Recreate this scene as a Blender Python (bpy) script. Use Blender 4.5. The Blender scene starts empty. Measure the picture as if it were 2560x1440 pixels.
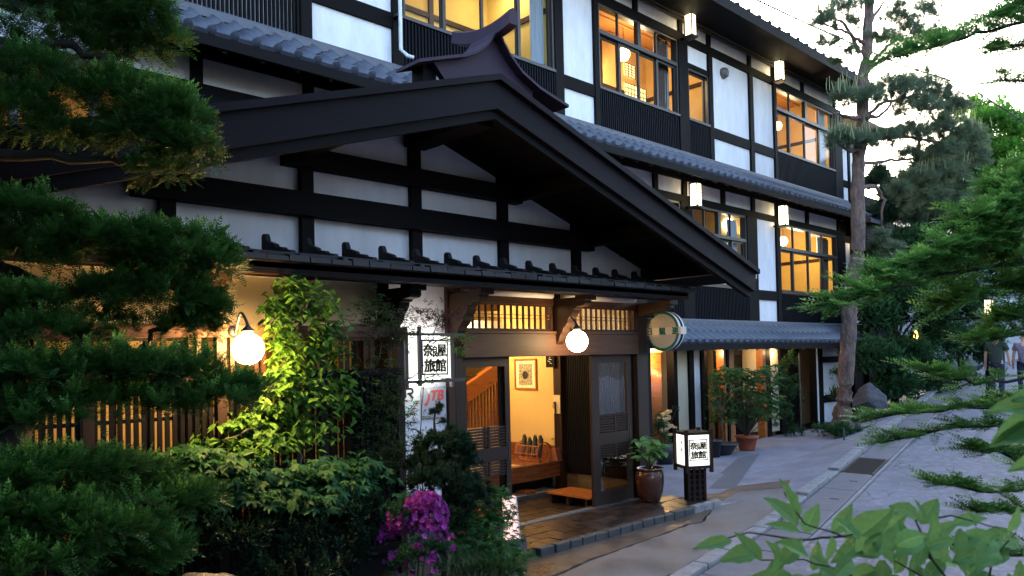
import bpy, math, random
import numpy as np
from mathutils import Vector, Matrix
rnd = random.Random(7)
rng = np.random.default_rng(11)
sc = bpy.context.scene
COL = sc.collection
# ------------------------------------------------------------------ camera
FPX, PPX, PPY = 1930.0, 1280.0, 853.0           # focal length and principal point for a 2560 px wide picture
ROLL, PITCH, PHI, EYE = .022, math.atan(40 / 1930.0), math.radians(44.1), 1.95
fw = Vector((math.sin(PHI) * math.cos(PITCH), math.cos(PHI) * math.cos(PITCH), math.sin(PITCH)))
r0 = Vector((math.cos(PHI), -math.sin(PHI), 0)); u0 = r0.cross(fw)
rt = r0 * math.cos(ROLL) - u0 * math.sin(ROLL); up = u0 * math.cos(ROLL) + r0 * math.sin(ROLL)
EYEP = Vector((0, 0, EYE))
cam = bpy.data.cameras.new('camera'); camo = bpy.data.objects.new('camera', cam); COL.objects.link(camo)
camo.matrix_world = Matrix(((rt.x, up.x, -fw.x, 0), (rt.y, up.y, -fw.y, 0), (rt.z, up.z, -fw.z, EYE), (0, 0, 0, 1)))
cam.sensor_width = 36; cam.lens = 36 * FPX / 2560; cam.shift_y = (PPY - 720) / 2560; cam.clip_start = .05; cam.clip_end = 2000
cam.dof.use_dof = True; cam.dof.focus_distance = 10.5; cam.dof.aperture_fstop = 5
sc.camera = camo
# ------------------------------------------------------------------ sky, sun, exposure
w = bpy.data.worlds.new('World'); sc.world = w; w.use_nodes = True
nt = w.node_tree; nt.nodes.clear()
sky = nt.nodes.new('ShaderNodeTexSky'); sky.sky_type = 'NISHITA'; sky.sun_disc = False
SUN_EL, SUN_ROT = math.radians(16), math.radians(58)
sky.sun_elevation = SUN_EL; sky.sun_rotation = SUN_ROT; sky.altitude = 500; sky.air_density = 1.0; sky.dust_density = 3.5; sky.ozone_density = 1.4
bg = nt.nodes.new('ShaderNodeBackground'); bg.inputs[1].default_value = .15
wo = nt.nodes.new('ShaderNodeOutputWorld'); nt.links.new(sky.outputs[0], bg.inputs[0]); nt.links.new(bg.outputs[0], wo.inputs[0])
sun = bpy.data.lights.new('sun', 'SUN'); sun.energy = .04; sun.angle = math.radians(20); sun.color = (1, .93, .85)
suno = bpy.data.objects.new('sun', sun); COL.objects.link(suno)
sd = Vector((math.sin(SUN_ROT) * math.cos(SUN_EL), math.cos(SUN_ROT) * math.cos(SUN_EL), math.sin(SUN_EL)))
suno.rotation_euler = sd.to_track_quat('Z', 'Y').to_euler(); suno.location = (0, 0, 30)
sc.view_settings.view_transform = 'Standard'; sc.view_settings.look = 'None'; sc.view_settings.gamma = 1
sc.view_settings.use_curve_mapping = False; sc.view_settings.exposure = 3.25
sc.cycles.use_denoising = True
sc.cycles.max_bounces = 6; sc.cycles.diffuse_bounces = 3; sc.cycles.glossy_bounces = 3; sc.cycles.transmission_bounces = 4; sc.cycles.transparent_max_bounces = 10
sc.cycles.sample_clamp_indirect = 4; sc.cycles.caustics_reflective = False; sc.cycles.caustics_refractive = False

# ------------------------------------------------------------------ helpers
def ray(px, py): return fw + rt * ((px - PPX) / FPX) - up * ((py - PPY) / FPX)
def atY(px, py, y): d = ray(px, py); return EYEP + d * (y / d.y)
def atZ(px, py, z): d = ray(px, py); return EYEP + d * ((z - EYE) / d.z)
def atD(px, py, d): return EYEP + ray(px, py) * d

def tag(o, label=None, cat=None, group=None, kind=None):
    if label: o['label'] = label
    if cat: o['category'] = cat
    if group: o['group'] = group
    if kind: o['kind'] = kind
    return o
def thing(name, label, cat, loc=(0, 0, 0), rz=0, group=None):
    o = bpy.data.objects.new(name, None); COL.objects.link(o); o.location = loc; o.rotation_euler = (0, 0, rz)
    o.empty_display_size = .1
    return tag(o, label, cat, group)
class MB:
    def __init__(s): s.v = []; s.f = []; s.sm = False
    def add(s, vs, fs):
        k = len(s.v); s.v += [tuple(v) for v in vs]; s.f += [tuple(i + k for i in f) for f in fs]; return s
    def box(s, x0, x1, y0, y1, z0, z1):
        return s.add([(x0, y0, z0), (x1, y0, z0), (x1, y1, z0), (x0, y1, z0), (x0, y0, z1), (x1, y0, z1), (x1, y1, z1), (x0, y1, z1)],
                     [(0, 3, 2, 1), (4, 5, 6, 7), (0, 1, 5, 4), (1, 2, 6, 5), (2, 3, 7, 6), (3, 0, 4, 7)])
    def shell(s, x0, x1, y0, y1, z0, z1):      # a room: five faces seen from inside, open towards -y
        return s.add([(x0, y0, z0), (x1, y0, z0), (x1, y1, z0), (x0, y1, z0), (x0, y0, z1), (x1, y0, z1), (x1, y1, z1), (x0, y1, z1)],
                     [(0, 1, 2, 3), (4, 7, 6, 5), (1, 5, 6, 2), (2, 6, 7, 3), (3, 7, 4, 0)])
    def quad(s, a, b, c, d): return s.add([a, b, c, d], [(0, 1, 2, 3)])
    def bar(s, a, b, w, h, upv=(0, 0, 1)):
        a = Vector(a); b = Vector(b); t = (b - a).normalized(); upv = Vector(upv)
        if abs(t.dot(upv)) > .99: upv = Vector((0, 1, 0))
        r = t.cross(upv).normalized() * w / 2; u = r.cross(t).normalized() * h / 2
        return s.add([a - r - u, a + r - u, a + r + u, a - r + u, b - r - u, b + r - u, b + r + u, b - r + u],
                     [(0, 1, 2, 3), (7, 6, 5, 4), (0, 4, 5, 1), (1, 5, 6, 2), (2, 6, 7, 3), (3, 7, 4, 0)])
    def tube(s, pts, rad, n=8, caps=True):
        pts = [Vector(p) for p in pts]; m = len(pts)
        if not hasattr(rad, '__len__'): rad = [rad] * m
        k = len(s.v); ref = Vector((.13, .22, 1)).normalized()
        for i, p in enumerate(pts):
            t = (pts[min(i + 1, m - 1)] - pts[max(i - 1, 0)]).normalized()
            q = ref if abs(t.dot(ref)) < .95 else Vector((1, 0, 0))
            a = t.cross(q).normalized(); b = t.cross(a).normalized()
            for j in range(n):
                th = 2 * math.pi * j / n; s.v.append(tuple(p + (a * math.cos(th) + b * math.sin(th)) * rad[i]))
        for i in range(m - 1):
            for j in range(n):
                s.f.append((k + i * n + j, k + i * n + (j + 1) % n, k + (i + 1) * n + (j + 1) % n, k + (i + 1) * n + j))
        if caps: s.f.append(tuple(k + j for j in range(n))[::-1]); s.f.append(tuple(k + (m - 1) * n + j for j in range(n)))
        return s
    def lathe(s, c, prof, n=20, axis='z'):
        k = len(s.v); c = Vector(c)
        for r, h in prof:
            for j in range(n):
                th = 2 * math.pi * j / n
                if axis == 'z': p = (r * math.cos(th), r * math.sin(th), h)
                elif axis == 'x': p = (h, r * math.cos(th), r * math.sin(th))
                else: p = (r * math.cos(th), h, r * math.sin(th))
                s.v.append(tuple(c + Vector(p)))
        for i in range(len(prof) - 1):
            for j in range(n):
                s.f.append((k + i * n + j, k + i * n + (j + 1) % n, k + (i + 1) * n + (j + 1) % n, k + (i + 1) * n + j))
        s.f.append(tuple(k + j for j in range(n))[::-1]); s.f.append(tuple(k + (len(prof) - 1) * n + j for j in range(n)))
        return s
    def prism(s, poly, f0, f1):                 # poly: points; f0, f1 map a 2-D point to its two 3-D ends
        n = len(poly); k = len(s.v)
        s.v += [tuple(f0(*p)) for p in poly] + [tuple(f1(*p)) for p in poly]
        s.f.append(tuple(k + i for i in range(n))); s.f.append(tuple(k + n + i for i in range(n))[::-1])
        for i in range(n):
            j = (i + 1) % n; s.f.append((k + i, k + n + i, k + n + j, k + j))
        return s
    def mesh(s, name, mat):
        me = bpy.data.meshes.new(name); me.from_pydata(s.v, [], s.f)
        if s.sm: me.polygons.foreach_set('use_smooth', [True] * len(me.polygons))
        if mat is not None: me.materials.append(mat)
        me.update(); return me
def link(name, me, parent=None, loc=None):
    o = bpy.data.objects.new(name, me); COL.objects.link(o)
    if parent is not None:
        o.parent = parent
        r = parent
        inv = Matrix.Identity(4)
        if r.get('_local') is None and parent.type == 'EMPTY': inv = Matrix.Translation(-Vector(parent.location))
        o.matrix_parent_inverse = inv
    if loc is not None: o.location = loc
    return o
def fixn(me):
    import bmesh
    b = bmesh.new(); b.from_mesh(me); bmesh.ops.recalc_face_normals(b, faces=b.faces); b.to_mesh(me); b.free()
def part(name, mb, mat, parent=None, smooth=False, bevel=0, norm=True, kind=None):
    mb.sm = smooth; me = mb.mesh(name, mat)
    if norm: fixn(me)
    o = link(name, me, parent)
    if bevel:
        m = o.modifiers.new('b', 'BEVEL'); m.width = bevel; m.segments = 2; m.limit_method = 'ANGLE'
    if kind: o['kind'] = kind
    return o
def solo(name, mb, mat, label, cat, **k):
    o = part(name, mb, mat, None, **k); return tag(o, label, cat)
def B(x0, x1, y0, y1, z0, z1): return MB().box(x0, x1, y0, y1, z0, z1)

# ------------------------------------------------------------------ materials
def mat(name, col, rough=.6, noise=None, bump=None, spec=.5, metal=0, emit=None, coat=0, scale=(1, 1, 1), col2=None, wave=None):
    """noise=(scale, amount, detail) mottles col towards col2; bump=(scale, strength, distance)"""
    m = bpy.data.materials.new(name); m.use_nodes = True; N = m.node_tree; n = N.nodes; L = N.links; p = n['Principled BSDF']
    p.inputs['Base Color'].default_value = (*col, 1); p.inputs['Roughness'].default_value = rough
    p.inputs['Specular IOR Level'].default_value = spec; p.inputs['Metallic'].default_value = metal
    if coat: p.inputs['Coat Weight'].default_value = coat; p.inputs['Coat Roughness'].default_value = .1
    if emit: p.inputs['Emission Color'].default_value = (*emit[0], 1); p.inputs['Emission Strength'].default_value = emit[1]
    if noise or bump or wave:
        g = n.new('ShaderNodeNewGeometry'); mp = n.new('ShaderNodeMapping'); mp.inputs['Scale'].default_value = scale; L.new(g.outputs['Position'], mp.inputs[0])
    if noise:
        t = n.new('ShaderNodeTexNoise'); t.inputs['Scale'].default_value = noise[0]; t.inputs['Detail'].default_value = noise[2] if len(noise) > 2 else 6; t.inputs['Roughness'].default_value = .65
        L.new(mp.outputs[0], t.inputs['Vector'])
        cr = n.new('ShaderNodeMapRange'); cr.inputs[1].default_value = .3; cr.inputs[2].default_value = .7; L.new(t.outputs[0], cr.inputs[0])
        mx = n.new('ShaderNodeMix'); mx.data_type = 'RGBA'
        c2 = col2 or tuple(c * (1 - noise[1]) for c in col)
        mx.inputs[6].default_value = (*c2, 1); mx.inputs[7].default_value = (*col, 1); L.new(cr.outputs[0], mx.inputs[0]); L.new(mx.outputs[2], p.inputs['Base Color'])
        rr = n.new('ShaderNodeMapRange'); rr.inputs[3].default_value = max(.05, rough - .12); rr.inputs[4].default_value = min(1, rough + .12); L.new(t.outputs[0], rr.inputs[0]); L.new(rr.outputs[0], p.inputs['Roughness'])
    if bump:
        t2 = n.new('ShaderNodeTexNoise'); t2.inputs['Scale'].default_value = bump[0]; t2.inputs['Detail'].default_value = 5; L.new(mp.outputs[0], t2.inputs['Vector'])
        b = n.new('ShaderNodeBump'); b.inputs['Strength'].default_value = bump[1]; b.inputs['Distance'].default_value = bump[2]; L.new(t2.outputs[0], b.inputs['Height']); L.new(b.outputs[0], p.inputs['Normal'])
    return m
def leafmat(name, c1, c2, tip=None, transl=.35, rough=.45):
    m = bpy.data.materials.new(name); m.use_nodes = True; N = m.node_tree; n = N.nodes; L = N.links; p = n['Principled BSDF']
    a = n.new('ShaderNodeAttribute'); a.attribute_name = 'v'
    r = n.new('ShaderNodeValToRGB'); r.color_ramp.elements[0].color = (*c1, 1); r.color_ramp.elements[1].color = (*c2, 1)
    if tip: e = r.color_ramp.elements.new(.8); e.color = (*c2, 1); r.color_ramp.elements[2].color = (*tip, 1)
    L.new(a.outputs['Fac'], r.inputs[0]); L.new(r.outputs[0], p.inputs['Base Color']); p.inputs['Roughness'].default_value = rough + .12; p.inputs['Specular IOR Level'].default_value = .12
    tr = n.new('ShaderNodeBsdfTranslucent'); L.new(r.outputs[0], tr.inputs[0])
    ms = n.new('ShaderNodeMixShader'); ms.inputs[0].default_value = transl
    L.new(p.outputs[0], ms.inputs[1]); L.new(tr.outputs[0], ms.inputs[2]); L.new(ms.outputs[0], n['Material Output'].inputs[0])
    return m
def glassmat(name, tint=(.92, .95, .95), refl=1.0):
    m = bpy.data.materials.new(name); m.use_nodes = True; N = m.node_tree; n = N.nodes; L = N.links; n.remove(n['Principled BSDF'])
    f = n.new('ShaderNodeFresnel'); f.inputs[0].default_value = 1.32
    k = n.new('ShaderNodeMath'); k.operation = 'MULTIPLY'; k.inputs[1].default_value = refl; L.new(f.outputs[0], k.inputs[0])
    t = n.new('ShaderNodeBsdfTransparent'); t.inputs[0].default_value = (*tint, 1); g = n.new('ShaderNodeBsdfGlossy'); g.inputs['Roughness'].default_value = .02
    no = n.new('ShaderNodeTexNoise'); no.inputs['Scale'].default_value = 1.4; b = n.new('ShaderNodeBump'); b.inputs['Strength'].default_value = .25; b.inputs['Distance'].default_value = .02
    L.new(no.outputs[0], b.inputs['Height']); L.new(b.outputs[0], g.inputs['Normal'])
    ms = n.new('ShaderNodeMixShader'); L.new(k.outputs[0], ms.inputs[0]); L.new(t.outputs[0], ms.inputs[1]); L.new(g.outputs[0], ms.inputs[2]); L.new(ms.outputs[0], n['Material Output'].inputs[0])
    return m
def emis(name, col, st, grad=None):
    m = bpy.data.materials.new(name); m.use_nodes = True; p = m.node_tree.nodes['Principled BSDF']
    p.inputs['Base Color'].default_value = (*[min(.8, c) for c in col], 1); p.inputs['Emission Color'].default_value = (*col, 1); p.inputs['Emission Strength'].default_value = st
    return m
M = dict(
    timber=mat('dark stained timber', (.006, .0046, .0052), .65, spec=.09, noise=(9, .45), bump=(30, .35, .004), scale=(1, 1, 6)),
    timberh=mat('dark stained timber along', (.006, .0046, .0052), .65, spec=.07, noise=(5, .45), bump=(25, .35, .004), scale=(1, 6, 8)),
    batten=mat('black board cladding', (.0045, .005, .0085), .65, spec=.10, noise=(5, .4), bump=(30, .2, .003)),
    weather=mat('weathered frame wood', (.06, .045, .04), .6, noise=(14, .7), bump=(40, .3, .003)),
    sash=mat('brown sash', (.035, .026, .024), .45, noise=(12, .4)),
    alu=mat('grey metal sash', (.22, .21, .22), .4, metal=.4),
    brown=mat('brown porch wood', (.085, .036, .02), .55, spec=.2, noise=(4, .55, 8), bump=(14, .25, .004), scale=(.6, 6, 7)),
    brownv=mat('brown porch post wood', (.042, .019, .012), .55, spec=.2, noise=(5, .55, 8), bump=(14, .25, .004), scale=(6, 6, .7)),
    doorw=mat('aged door wood', (.026, .013, .010), .55, spec=.2, noise=(6, .5), bump=(20, .2, .003), scale=(6, 6, .8)),
    orange=mat('varnished orange wood', (.42, .14, .035), .3, noise=(4, .35), scale=(1, 6, 6), coat=.3),
    floorw=mat('varnished floor wood', (.22, .075, .028), .28, noise=(4, .4), scale=(1, 8, 8), coat=.3),
    white=mat('white plaster', (.79, .75, .79), .9, noise=(2.6, .24, 10), bump=(60, .5, .003), scale=(1.6, 1.6, .5)),
    cream=mat('cream plaster', (.62, .52, .36), .9, noise=(2.2, .12), bump=(90, .3, .002)),
    ochre=mat('ochre plaster', (.60, .42, .16), .9, noise=(2, .12), bump=(80, .3, .002)),
    tile=mat('blue grey roof tile', (.065, .07, .098), .4, noise=(7, .35), bump=(30, .2, .003), spec=.6),
    tileb=mat('pale mortar ridge', (.10, .10, .125), .55, noise=(9, .4), bump=(30, .3, .003)),
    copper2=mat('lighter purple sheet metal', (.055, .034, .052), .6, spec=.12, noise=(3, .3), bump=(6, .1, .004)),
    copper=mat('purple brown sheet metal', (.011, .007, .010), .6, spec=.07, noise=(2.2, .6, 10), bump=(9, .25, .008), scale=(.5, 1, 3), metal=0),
    shingle=mat('weathered shingles', (.016, .013, .015), .65, spec=.3, noise=(9, .5), bump=(30, .5, .006)),
    soffit=mat('eave boards', (.04, .024, .015), .6, noise=(6, .5), scale=(1, 6, 6)),
    black=mat('black iron', (.012, .012, .013), .4),
    iron=mat('cast iron', (.05, .05, .055), .5, noise=(30, .4), bump=(60, .3, .002), metal=.5),
    glass=glassmat('window glass', refl=.11),
    glass2=glassmat('door glass', refl=.12, tint=(.8, .8, .8)),
    room=mat('tan room wall', (.66, .44, .17), .8, noise=(3, .2)),
    roomy=mat('yellow room wall', (.62, .44, .12), .8, noise=(3, .15)),
    ceil=mat('orange ceiling boards', (.50, .24, .08), .5, noise=(3, .3), scale=(8, 1, 1)),
    curtain=mat('brown curtain', (.10, .06, .045), .9, noise=(20, .3)),
    net=mat('pale net curtain', (.35, .37, .42), .9),
    shoji=emis('lit shoji paper', (1, .72, .28), .22),
    lantern=emis('lantern paper', (1, .83, .45), 1.15),
    globe=emis('lamp globe glass', (1, .72, .34), 7), globe2=emis('strong lamp globe glass', (1, .60, .20), 42),
    bulb=emis('pendant lamp', (1, .62, .22), 3),
    tubel=emis('ceiling light', (1, .88, .62), 2.5),
    signl=emis('lit sign acrylic', (1, .96, .80), .17), signs=emis('added wall glow', (1, .95, .8), 1.6),  # second emitter is for strips added to light the plaster round the sign
    pink=emis('pink lit acrylic', (1, .55, .45), .10),
    ink=mat('sign ink', (.010, .008, .003), .7, spec=.1),
    green=mat('green paint', (.0, .12, .085), .4),
    jarglaze=mat('brown glazed jar', (.075, .022, .012), .16, noise=(3, .5), coat=.6),
    terra=mat('terracotta', (.32, .075, .03), .7, noise=(8, .3)),
    plasticw=mat('cream plastic pot', (.5, .42, .33), .5),
    plasticb=mat('black plastic pot', (.02, .021, .025), .45),
    soil=mat('soil', (.035, .025, .018), .95, noise=(20, .5), bump=(40, .8, .01)),
    moss=mat('moss', (.04, .05, .012), .95, noise=(18, .5), bump=(60, 1, .01)),
    bark=mat('pine bark', (.20, .12, .095), .85, noise=(11, .85, 8), bump=(18, 1, .07), scale=(1, 1, .4)),
    barkd=mat('dark bark', (.03, .022, .018), .9, noise=(9, .5), bump=(22, 1, .01)),
    twig=mat('twig', (.06, .045, .03), .8),
    stone=mat('dark garden rock', (.06, .06, .07), .85, noise=(3.5, .75, 10), bump=(5, 1, .05), col2=(.03, .03, .035)),
    curbd=mat('dark curb stone', (.035, .035, .042), .6, noise=(9, .6), bump=(20, .6, .006)),
    kerb=mat('kerb concrete', (.24, .23, .24), .85, noise=(9, .5, 8), bump=(40, .6, .006)),
    gutter=mat('gutter cover concrete', (.115, .115, .135), .7, noise=(7, .4, 8), bump=(60, .4, .003)),
    skin=mat('skin', (.45, .24, .17), .6), tee=mat('dark green cotton', (.02, .024, .018), .9), jeans=mat('navy jeans', (.012, .016, .035), .9), hair=mat('black hair', (.01, .008, .008), .6), floral=mat('floral cloth', (.02, .02, .03), .9, noise=(40, .5), col2=(.3, .2, .25)),
    cable=mat('black cable', (.02, .02, .022), .6), pipe=mat('white pipe', (.6, .6, .62), .4),
)
def groundmat(name, c1, c2, c3, rough, crack=0, wet=0, sc1=.8):
    m = bpy.data.materials.new(name); m.use_nodes = True; N = m.node_tree; n = N.nodes; L = N.links; p = n['Principled BSDF']
    g = n.new('ShaderNodeNewGeometry')
    def noise(s, d=8, r=.65):
        t = n.new('ShaderNodeTexNoise'); t.inputs['Scale'].default_value = s; t.inputs['Detail'].default_value = d; t.inputs['Roughness'].default_value = r; L.new(g.outputs['Position'], t.inputs['Vector']); return t
    a = noise(sc1); b = noise(7); c = noise(90, 3)
    r = n.new('ShaderNodeValToRGB'); e = r.color_ramp.elements; e[0].position = .34; e[0].color = (*c1, 1); e[1].position = .66; e[1].color = (*c2, 1); L.new(a.outputs[0], r.inputs[0])
    mx = n.new('ShaderNodeMix'); mx.data_type = 'RGBA'; q = n.new('ShaderNodeMapRange'); q.inputs[1].default_value = .5; q.inputs[2].default_value = .72; L.new(b.outputs[0], q.inputs[0]); L.new(q.outputs[0], mx.inputs[0]); L.new(r.outputs[0], mx.inputs[6]); mx.inputs[7].default_value = (*c3, 1)
    sp = n.new('ShaderNodeMix'); sp.data_type = 'RGBA'; sp.blend_type = 'MULTIPLY'; sp.inputs[0].default_value = .55; L.new(mx.outputs[2], sp.inputs[6])
    cr = n.new('ShaderNodeMapRange'); cr.inputs[1].default_value = .3; cr.inputs[2].default_value = .7; cr.inputs[3].default_value = .45; cr.inputs[4].default_value = 1.5; L.new(c.outputs[0], cr.inputs[0]); L.new(cr.outputs[0], sp.inputs[7])
    out = sp.outputs[2]
    bm = n.new('ShaderNodeBump'); bm.inputs['Strength'].default_value = .5; bm.inputs['Distance'].default_value = .006; L.new(c.outputs[0], bm.inputs['Height'])
    if crack:
        nz = noise(3, 4); ad = n.new('ShaderNodeMix'); ad.data_type = 'RGBA'; ad.inputs[0].default_value = .12; L.new(g.outputs['Position'], ad.inputs[6]); L.new(nz.outputs['Color'], ad.inputs[7])
        v = n.new('ShaderNodeTexVoronoi'); v.feature = 'DISTANCE_TO_EDGE'; v.inputs['Scale'].default_value = crack; L.new(ad.outputs[2], v.inputs['Vector'])
        k = n.new('ShaderNodeMapRange'); k.inputs[1].default_value = 0; k.inputs[2].default_value = .035; k.inputs[3].default_value = .4; k.inputs[4].default_value = 1; L.new(v.outputs[0], k.inputs[0])
        msk = noise(.45, 3); k2 = n.new('ShaderNodeMapRange'); k2.inputs[1].default_value = .46; k2.inputs[2].default_value = .54; L.new(msk.outputs[0], k2.inputs[0])
        m3 = n.new('ShaderNodeMix'); m3.data_type = 'RGBA'; m3.blend_type = 'MULTIPLY'; L.new(k2.outputs[0], m3.inputs[0]); L.new(out, m3.inputs[6]); L.new(k.outputs[0], m3.inputs[7]); out = m3.outputs[2]
    L.new(out, p.inputs['Base Color']); L.new(bm.outputs[0], p.inputs['Normal'])
    rr = n.new('ShaderNodeMapRange'); rr.inputs[1].default_value = .42; rr.inputs[2].default_value = .58; rr.inputs[3].default_value = rough - wet; rr.inputs[4].default_value = rough; L.new(a.outputs[0], rr.inputs[0]); L.new(rr.outputs[0], p.inputs['Roughness'])
    return m
M['road'] = groundmat('worn asphalt', (.085, .083, .10), (.14, .135, .165), (.20, .195, .235), .8, crack=3.2)
M['court'] = groundmat('pale court concrete', (.13, .125, .15), (.23, .22, .255), (.15, .145, .165), .8, sc1=1.1)
M['strip'] = groundmat('dark court strip', (.07, .07, .08), (.10, .10, .115), (.085, .085, .095), .8)
M['apron'] = groundmat('brown wet concrete', (.04, .029, .022), (.085, .06, .046), (.10, .078, .062), .6, wet=.33, sc1=.9)
M['apron2'] = groundmat('grey worn concrete', (.08, .07, .065), (.15, .135, .135), (.11, .10, .095), .75, wet=.25, sc1=1.2)
M['earth'] = groundmat('dark garden earth', (.018, .015, .012), (.03, .025, .018), (.02, .022, .012), .95)
M['floor'] = groundmat('entrance slab', (.05, .035, .025), (.08, .055, .04), (.07, .05, .04), .5)
pv = [mat('fired paver %d' % i, c, .33, noise=(6, .65, 8), bump=(50, .4, .003)) for i, c in enumerate([(.034, .021, .017), (.055, .034, .027), (.022, .015, .013), (.045, .031, .026)])]
# leaf colours
LM = dict(
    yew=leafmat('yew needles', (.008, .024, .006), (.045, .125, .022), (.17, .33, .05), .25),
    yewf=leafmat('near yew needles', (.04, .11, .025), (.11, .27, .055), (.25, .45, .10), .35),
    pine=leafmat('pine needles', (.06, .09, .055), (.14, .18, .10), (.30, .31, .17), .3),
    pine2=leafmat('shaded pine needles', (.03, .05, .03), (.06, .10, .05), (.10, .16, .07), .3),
    maple=leafmat('maple leaves', (.02, .07, .025), (.035, .11, .035), (.07, .16, .04), .4),
    vine=leafmat('climber leaves', (.04, .10, .015), (.09, .20, .025), (.17, .29, .04), .45),
    broad=leafmat('foreground leaves', (.11, .24, .07), (.18, .34, .11), (.28, .44, .16), .45, .6),
    dwarf=leafmat('dwarf pine needles', (.012, .028, .014), (.022, .05, .022), (.03, .07, .03), .2),
    shrub=leafmat('shrub leaves', (.02, .07, .015), (.045, .14, .03), (.10, .24, .05), .4),
    fat=leafmat('fatsia leaves', (.03, .08, .02), (.06, .13, .03), (.25, .2, .04), .4),
    far=leafmat('far tree leaves', (.04, .12, .02), (.10, .25, .03), (.18, .38, .06), .4),
    dark=leafmat('dark hedge leaves', (.015, .04, .018), (.04, .10, .035), (.08, .19, .05), .3),
    nand=leafmat('thin bamboo leaves', (.015, .03, .012), (.04, .07, .02), (.05, .09, .03), .3),
    red=leafmat('reddish nandina leaves', (.05, .012, .012), (.08, .02, .02), (.04, .06, .02), .3),
    azal=leafmat('azalea petals', (.20, .018, .17), (.36, .05, .30), (.52, .16, .42), .35, .6),
    grass=leafmat('grass blades', (.03, .07, .02), (.07, .14, .04), None, .3),
)

# ------------------------------------------------------------------ foliage engine
class Fol:
    def __init__(s): s.V = []; s.F = []; s.A = []; s.n = 0
    def scatter(s, tpl, P, D, S, U=None, att=None):
        """copies of a template (verts, quads) with its +x axis along D and +z near U"""
        P = np.asarray(P, float); D = np.asarray(D, float); N = len(P)
        if N == 0: return
        S = np.broadcast_to(np.asarray(S, float), (N,)); D = D / (np.linalg.norm(D, axis=1, keepdims=True) + 1e-9)
        if U is None: U = np.tile([0, 0, 1.0], (N, 1)) + rng.normal(0, .25, (N, 3))
        R = np.cross(U, D); R /= np.linalg.norm(R, axis=1, keepdims=True) + 1e-9; W = np.cross(D, R)
        v, f, a = tpl; v = np.asarray(v); f = np.asarray(f)
        X = P[:, None, :] + S[:, None, None] * (v[None, :, 0:1] * D[:, None, :] + v[None, :, 1:2] * R[:, None, :] + v[None, :, 2:3] * W[:, None, :])
        s.V.append(X.reshape(-1, 3)); s.F.append((f[None] + (np.arange(N) * len(v))[:, None, None] + s.n).reshape(-1, 4)); s.n += N * len(v)
        if att is None: att = rng.random(N)
        s.A.append(np.clip(att[:, None] * .75 + np.asarray(a)[None, :] * .35 + rng.normal(0, .04, (N, len(f))), 0, 1).reshape(-1))
    def build(s, name, m, parent=None, kind='stuff'):
        V = np.concatenate(s.V); F = np.concatenate(s.F); A = np.concatenate(s.A)
        me = bpy.data.meshes.new(name); me.vertices.add(len(V)); me.vertices.foreach_set('co', V.astype(np.float32).ravel())
        me.loops.add(F.size); me.loops.foreach_set('vertex_index', F.astype(np.int32).ravel())
        me.polygons.add(len(F)); me.polygons.foreach_set('loop_start', np.arange(0, F.size, 4, dtype=np.int32)); me.polygons.foreach_set('loop_total', np.full(len(F), 4, np.int32))
        at = me.attributes.new('v', 'FLOAT', 'FACE'); at.data.foreach_set('value', A.astype(np.float32))
        me.materials.append(m); me.update(calc_edges=True)
        o = link(name, me, parent)
        if kind: o['kind'] = kind
        return o
def T_sprig(n=10, L=1.0, nl=.20, nw=.05, upk=.35):
    v = []; f = []; a = []
    def q(p0, p1, w, at):
        k = len(v); p0 = np.array(p0); p1 = np.array(p1); d = p1 - p0; s = np.array([-d[1], d[0], 0]); s = s / (np.linalg.norm(s) + 1e-9) * w / 2
        mid = p0 + d * .55
        v.extend([p0, mid - s, p1, mid + s]); f.append((k, k + 1, k + 2, k + 3)); a.append(at)
    q((0, 0, 0), (L, 0, .03), .02, .1)
    for i in range(n):
        t = (i + .5) / n * L
        l = nl * (1 - .45 * (t / L) ** 2)
        for sg in (-1, 1):
            q((t, 0, 0), (t + l * .55, sg * l * .85, l * upk * (.6 + .5 * rng.random())), nw, .25 + .75 * t / L)
    q((L * .9, 0, 0), (L + nl * .7, 0, .05), nw, 1)
    return v, f, a
def T_tuft(n=19, L=1.0, w=.026, up_=.5):
    v = []; f = []; a = []
    for i in range(n):
        th = rng.random() * 6.283; ph = rng.random() ** .7 * 1.25; k = len(v)
        d = np.array([math.cos(ph), math.sin(ph) * math.cos(th), math.sin(ph) * math.sin(th)]) * L * rng.uniform(.75, 1.05)
        s = np.cross(d, rng.normal(0, 1, 3)); s = s / np.linalg.norm(s) * w
        b = np.array([rng.uniform(-.5, .1), 0, 0])
        v.extend([b, b + d * .5 - s, b + d, b + d * .5 + s]); f.append((k, k + 1, k + 2, k + 3)); a.append(rng.random())
    return v, f, a
def T_leaf(wd=.42, cup=.12, droop=.15):       # one ovate leaf folded along its midrib, 4 quads
    v = [(0, 0, 0), (.35, 0, -.02), (.7, 0, -.05 * 1 - droop * .3), (1, 0, -droop), (.3, wd * .5, cup * .5), (.68, wd * .38, cup * .3 - droop * .3), (.3, -wd * .5, cup * .5), (.68, -wd * .38, cup * .3 - droop * .3)]
    f = [(0, 1, 4, 4), (1, 2, 5, 4), (2, 3, 5, 5), (0, 6, 1, 1), (1, 6, 7, 2), (2, 7, 3, 3)]
    f = [(0, 1, 5, 4), (1, 2, 3, 5), (0, 6, 7, 1), (1, 7, 3, 2)]
    return v, f, [0, .1, 0, .1]
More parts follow.
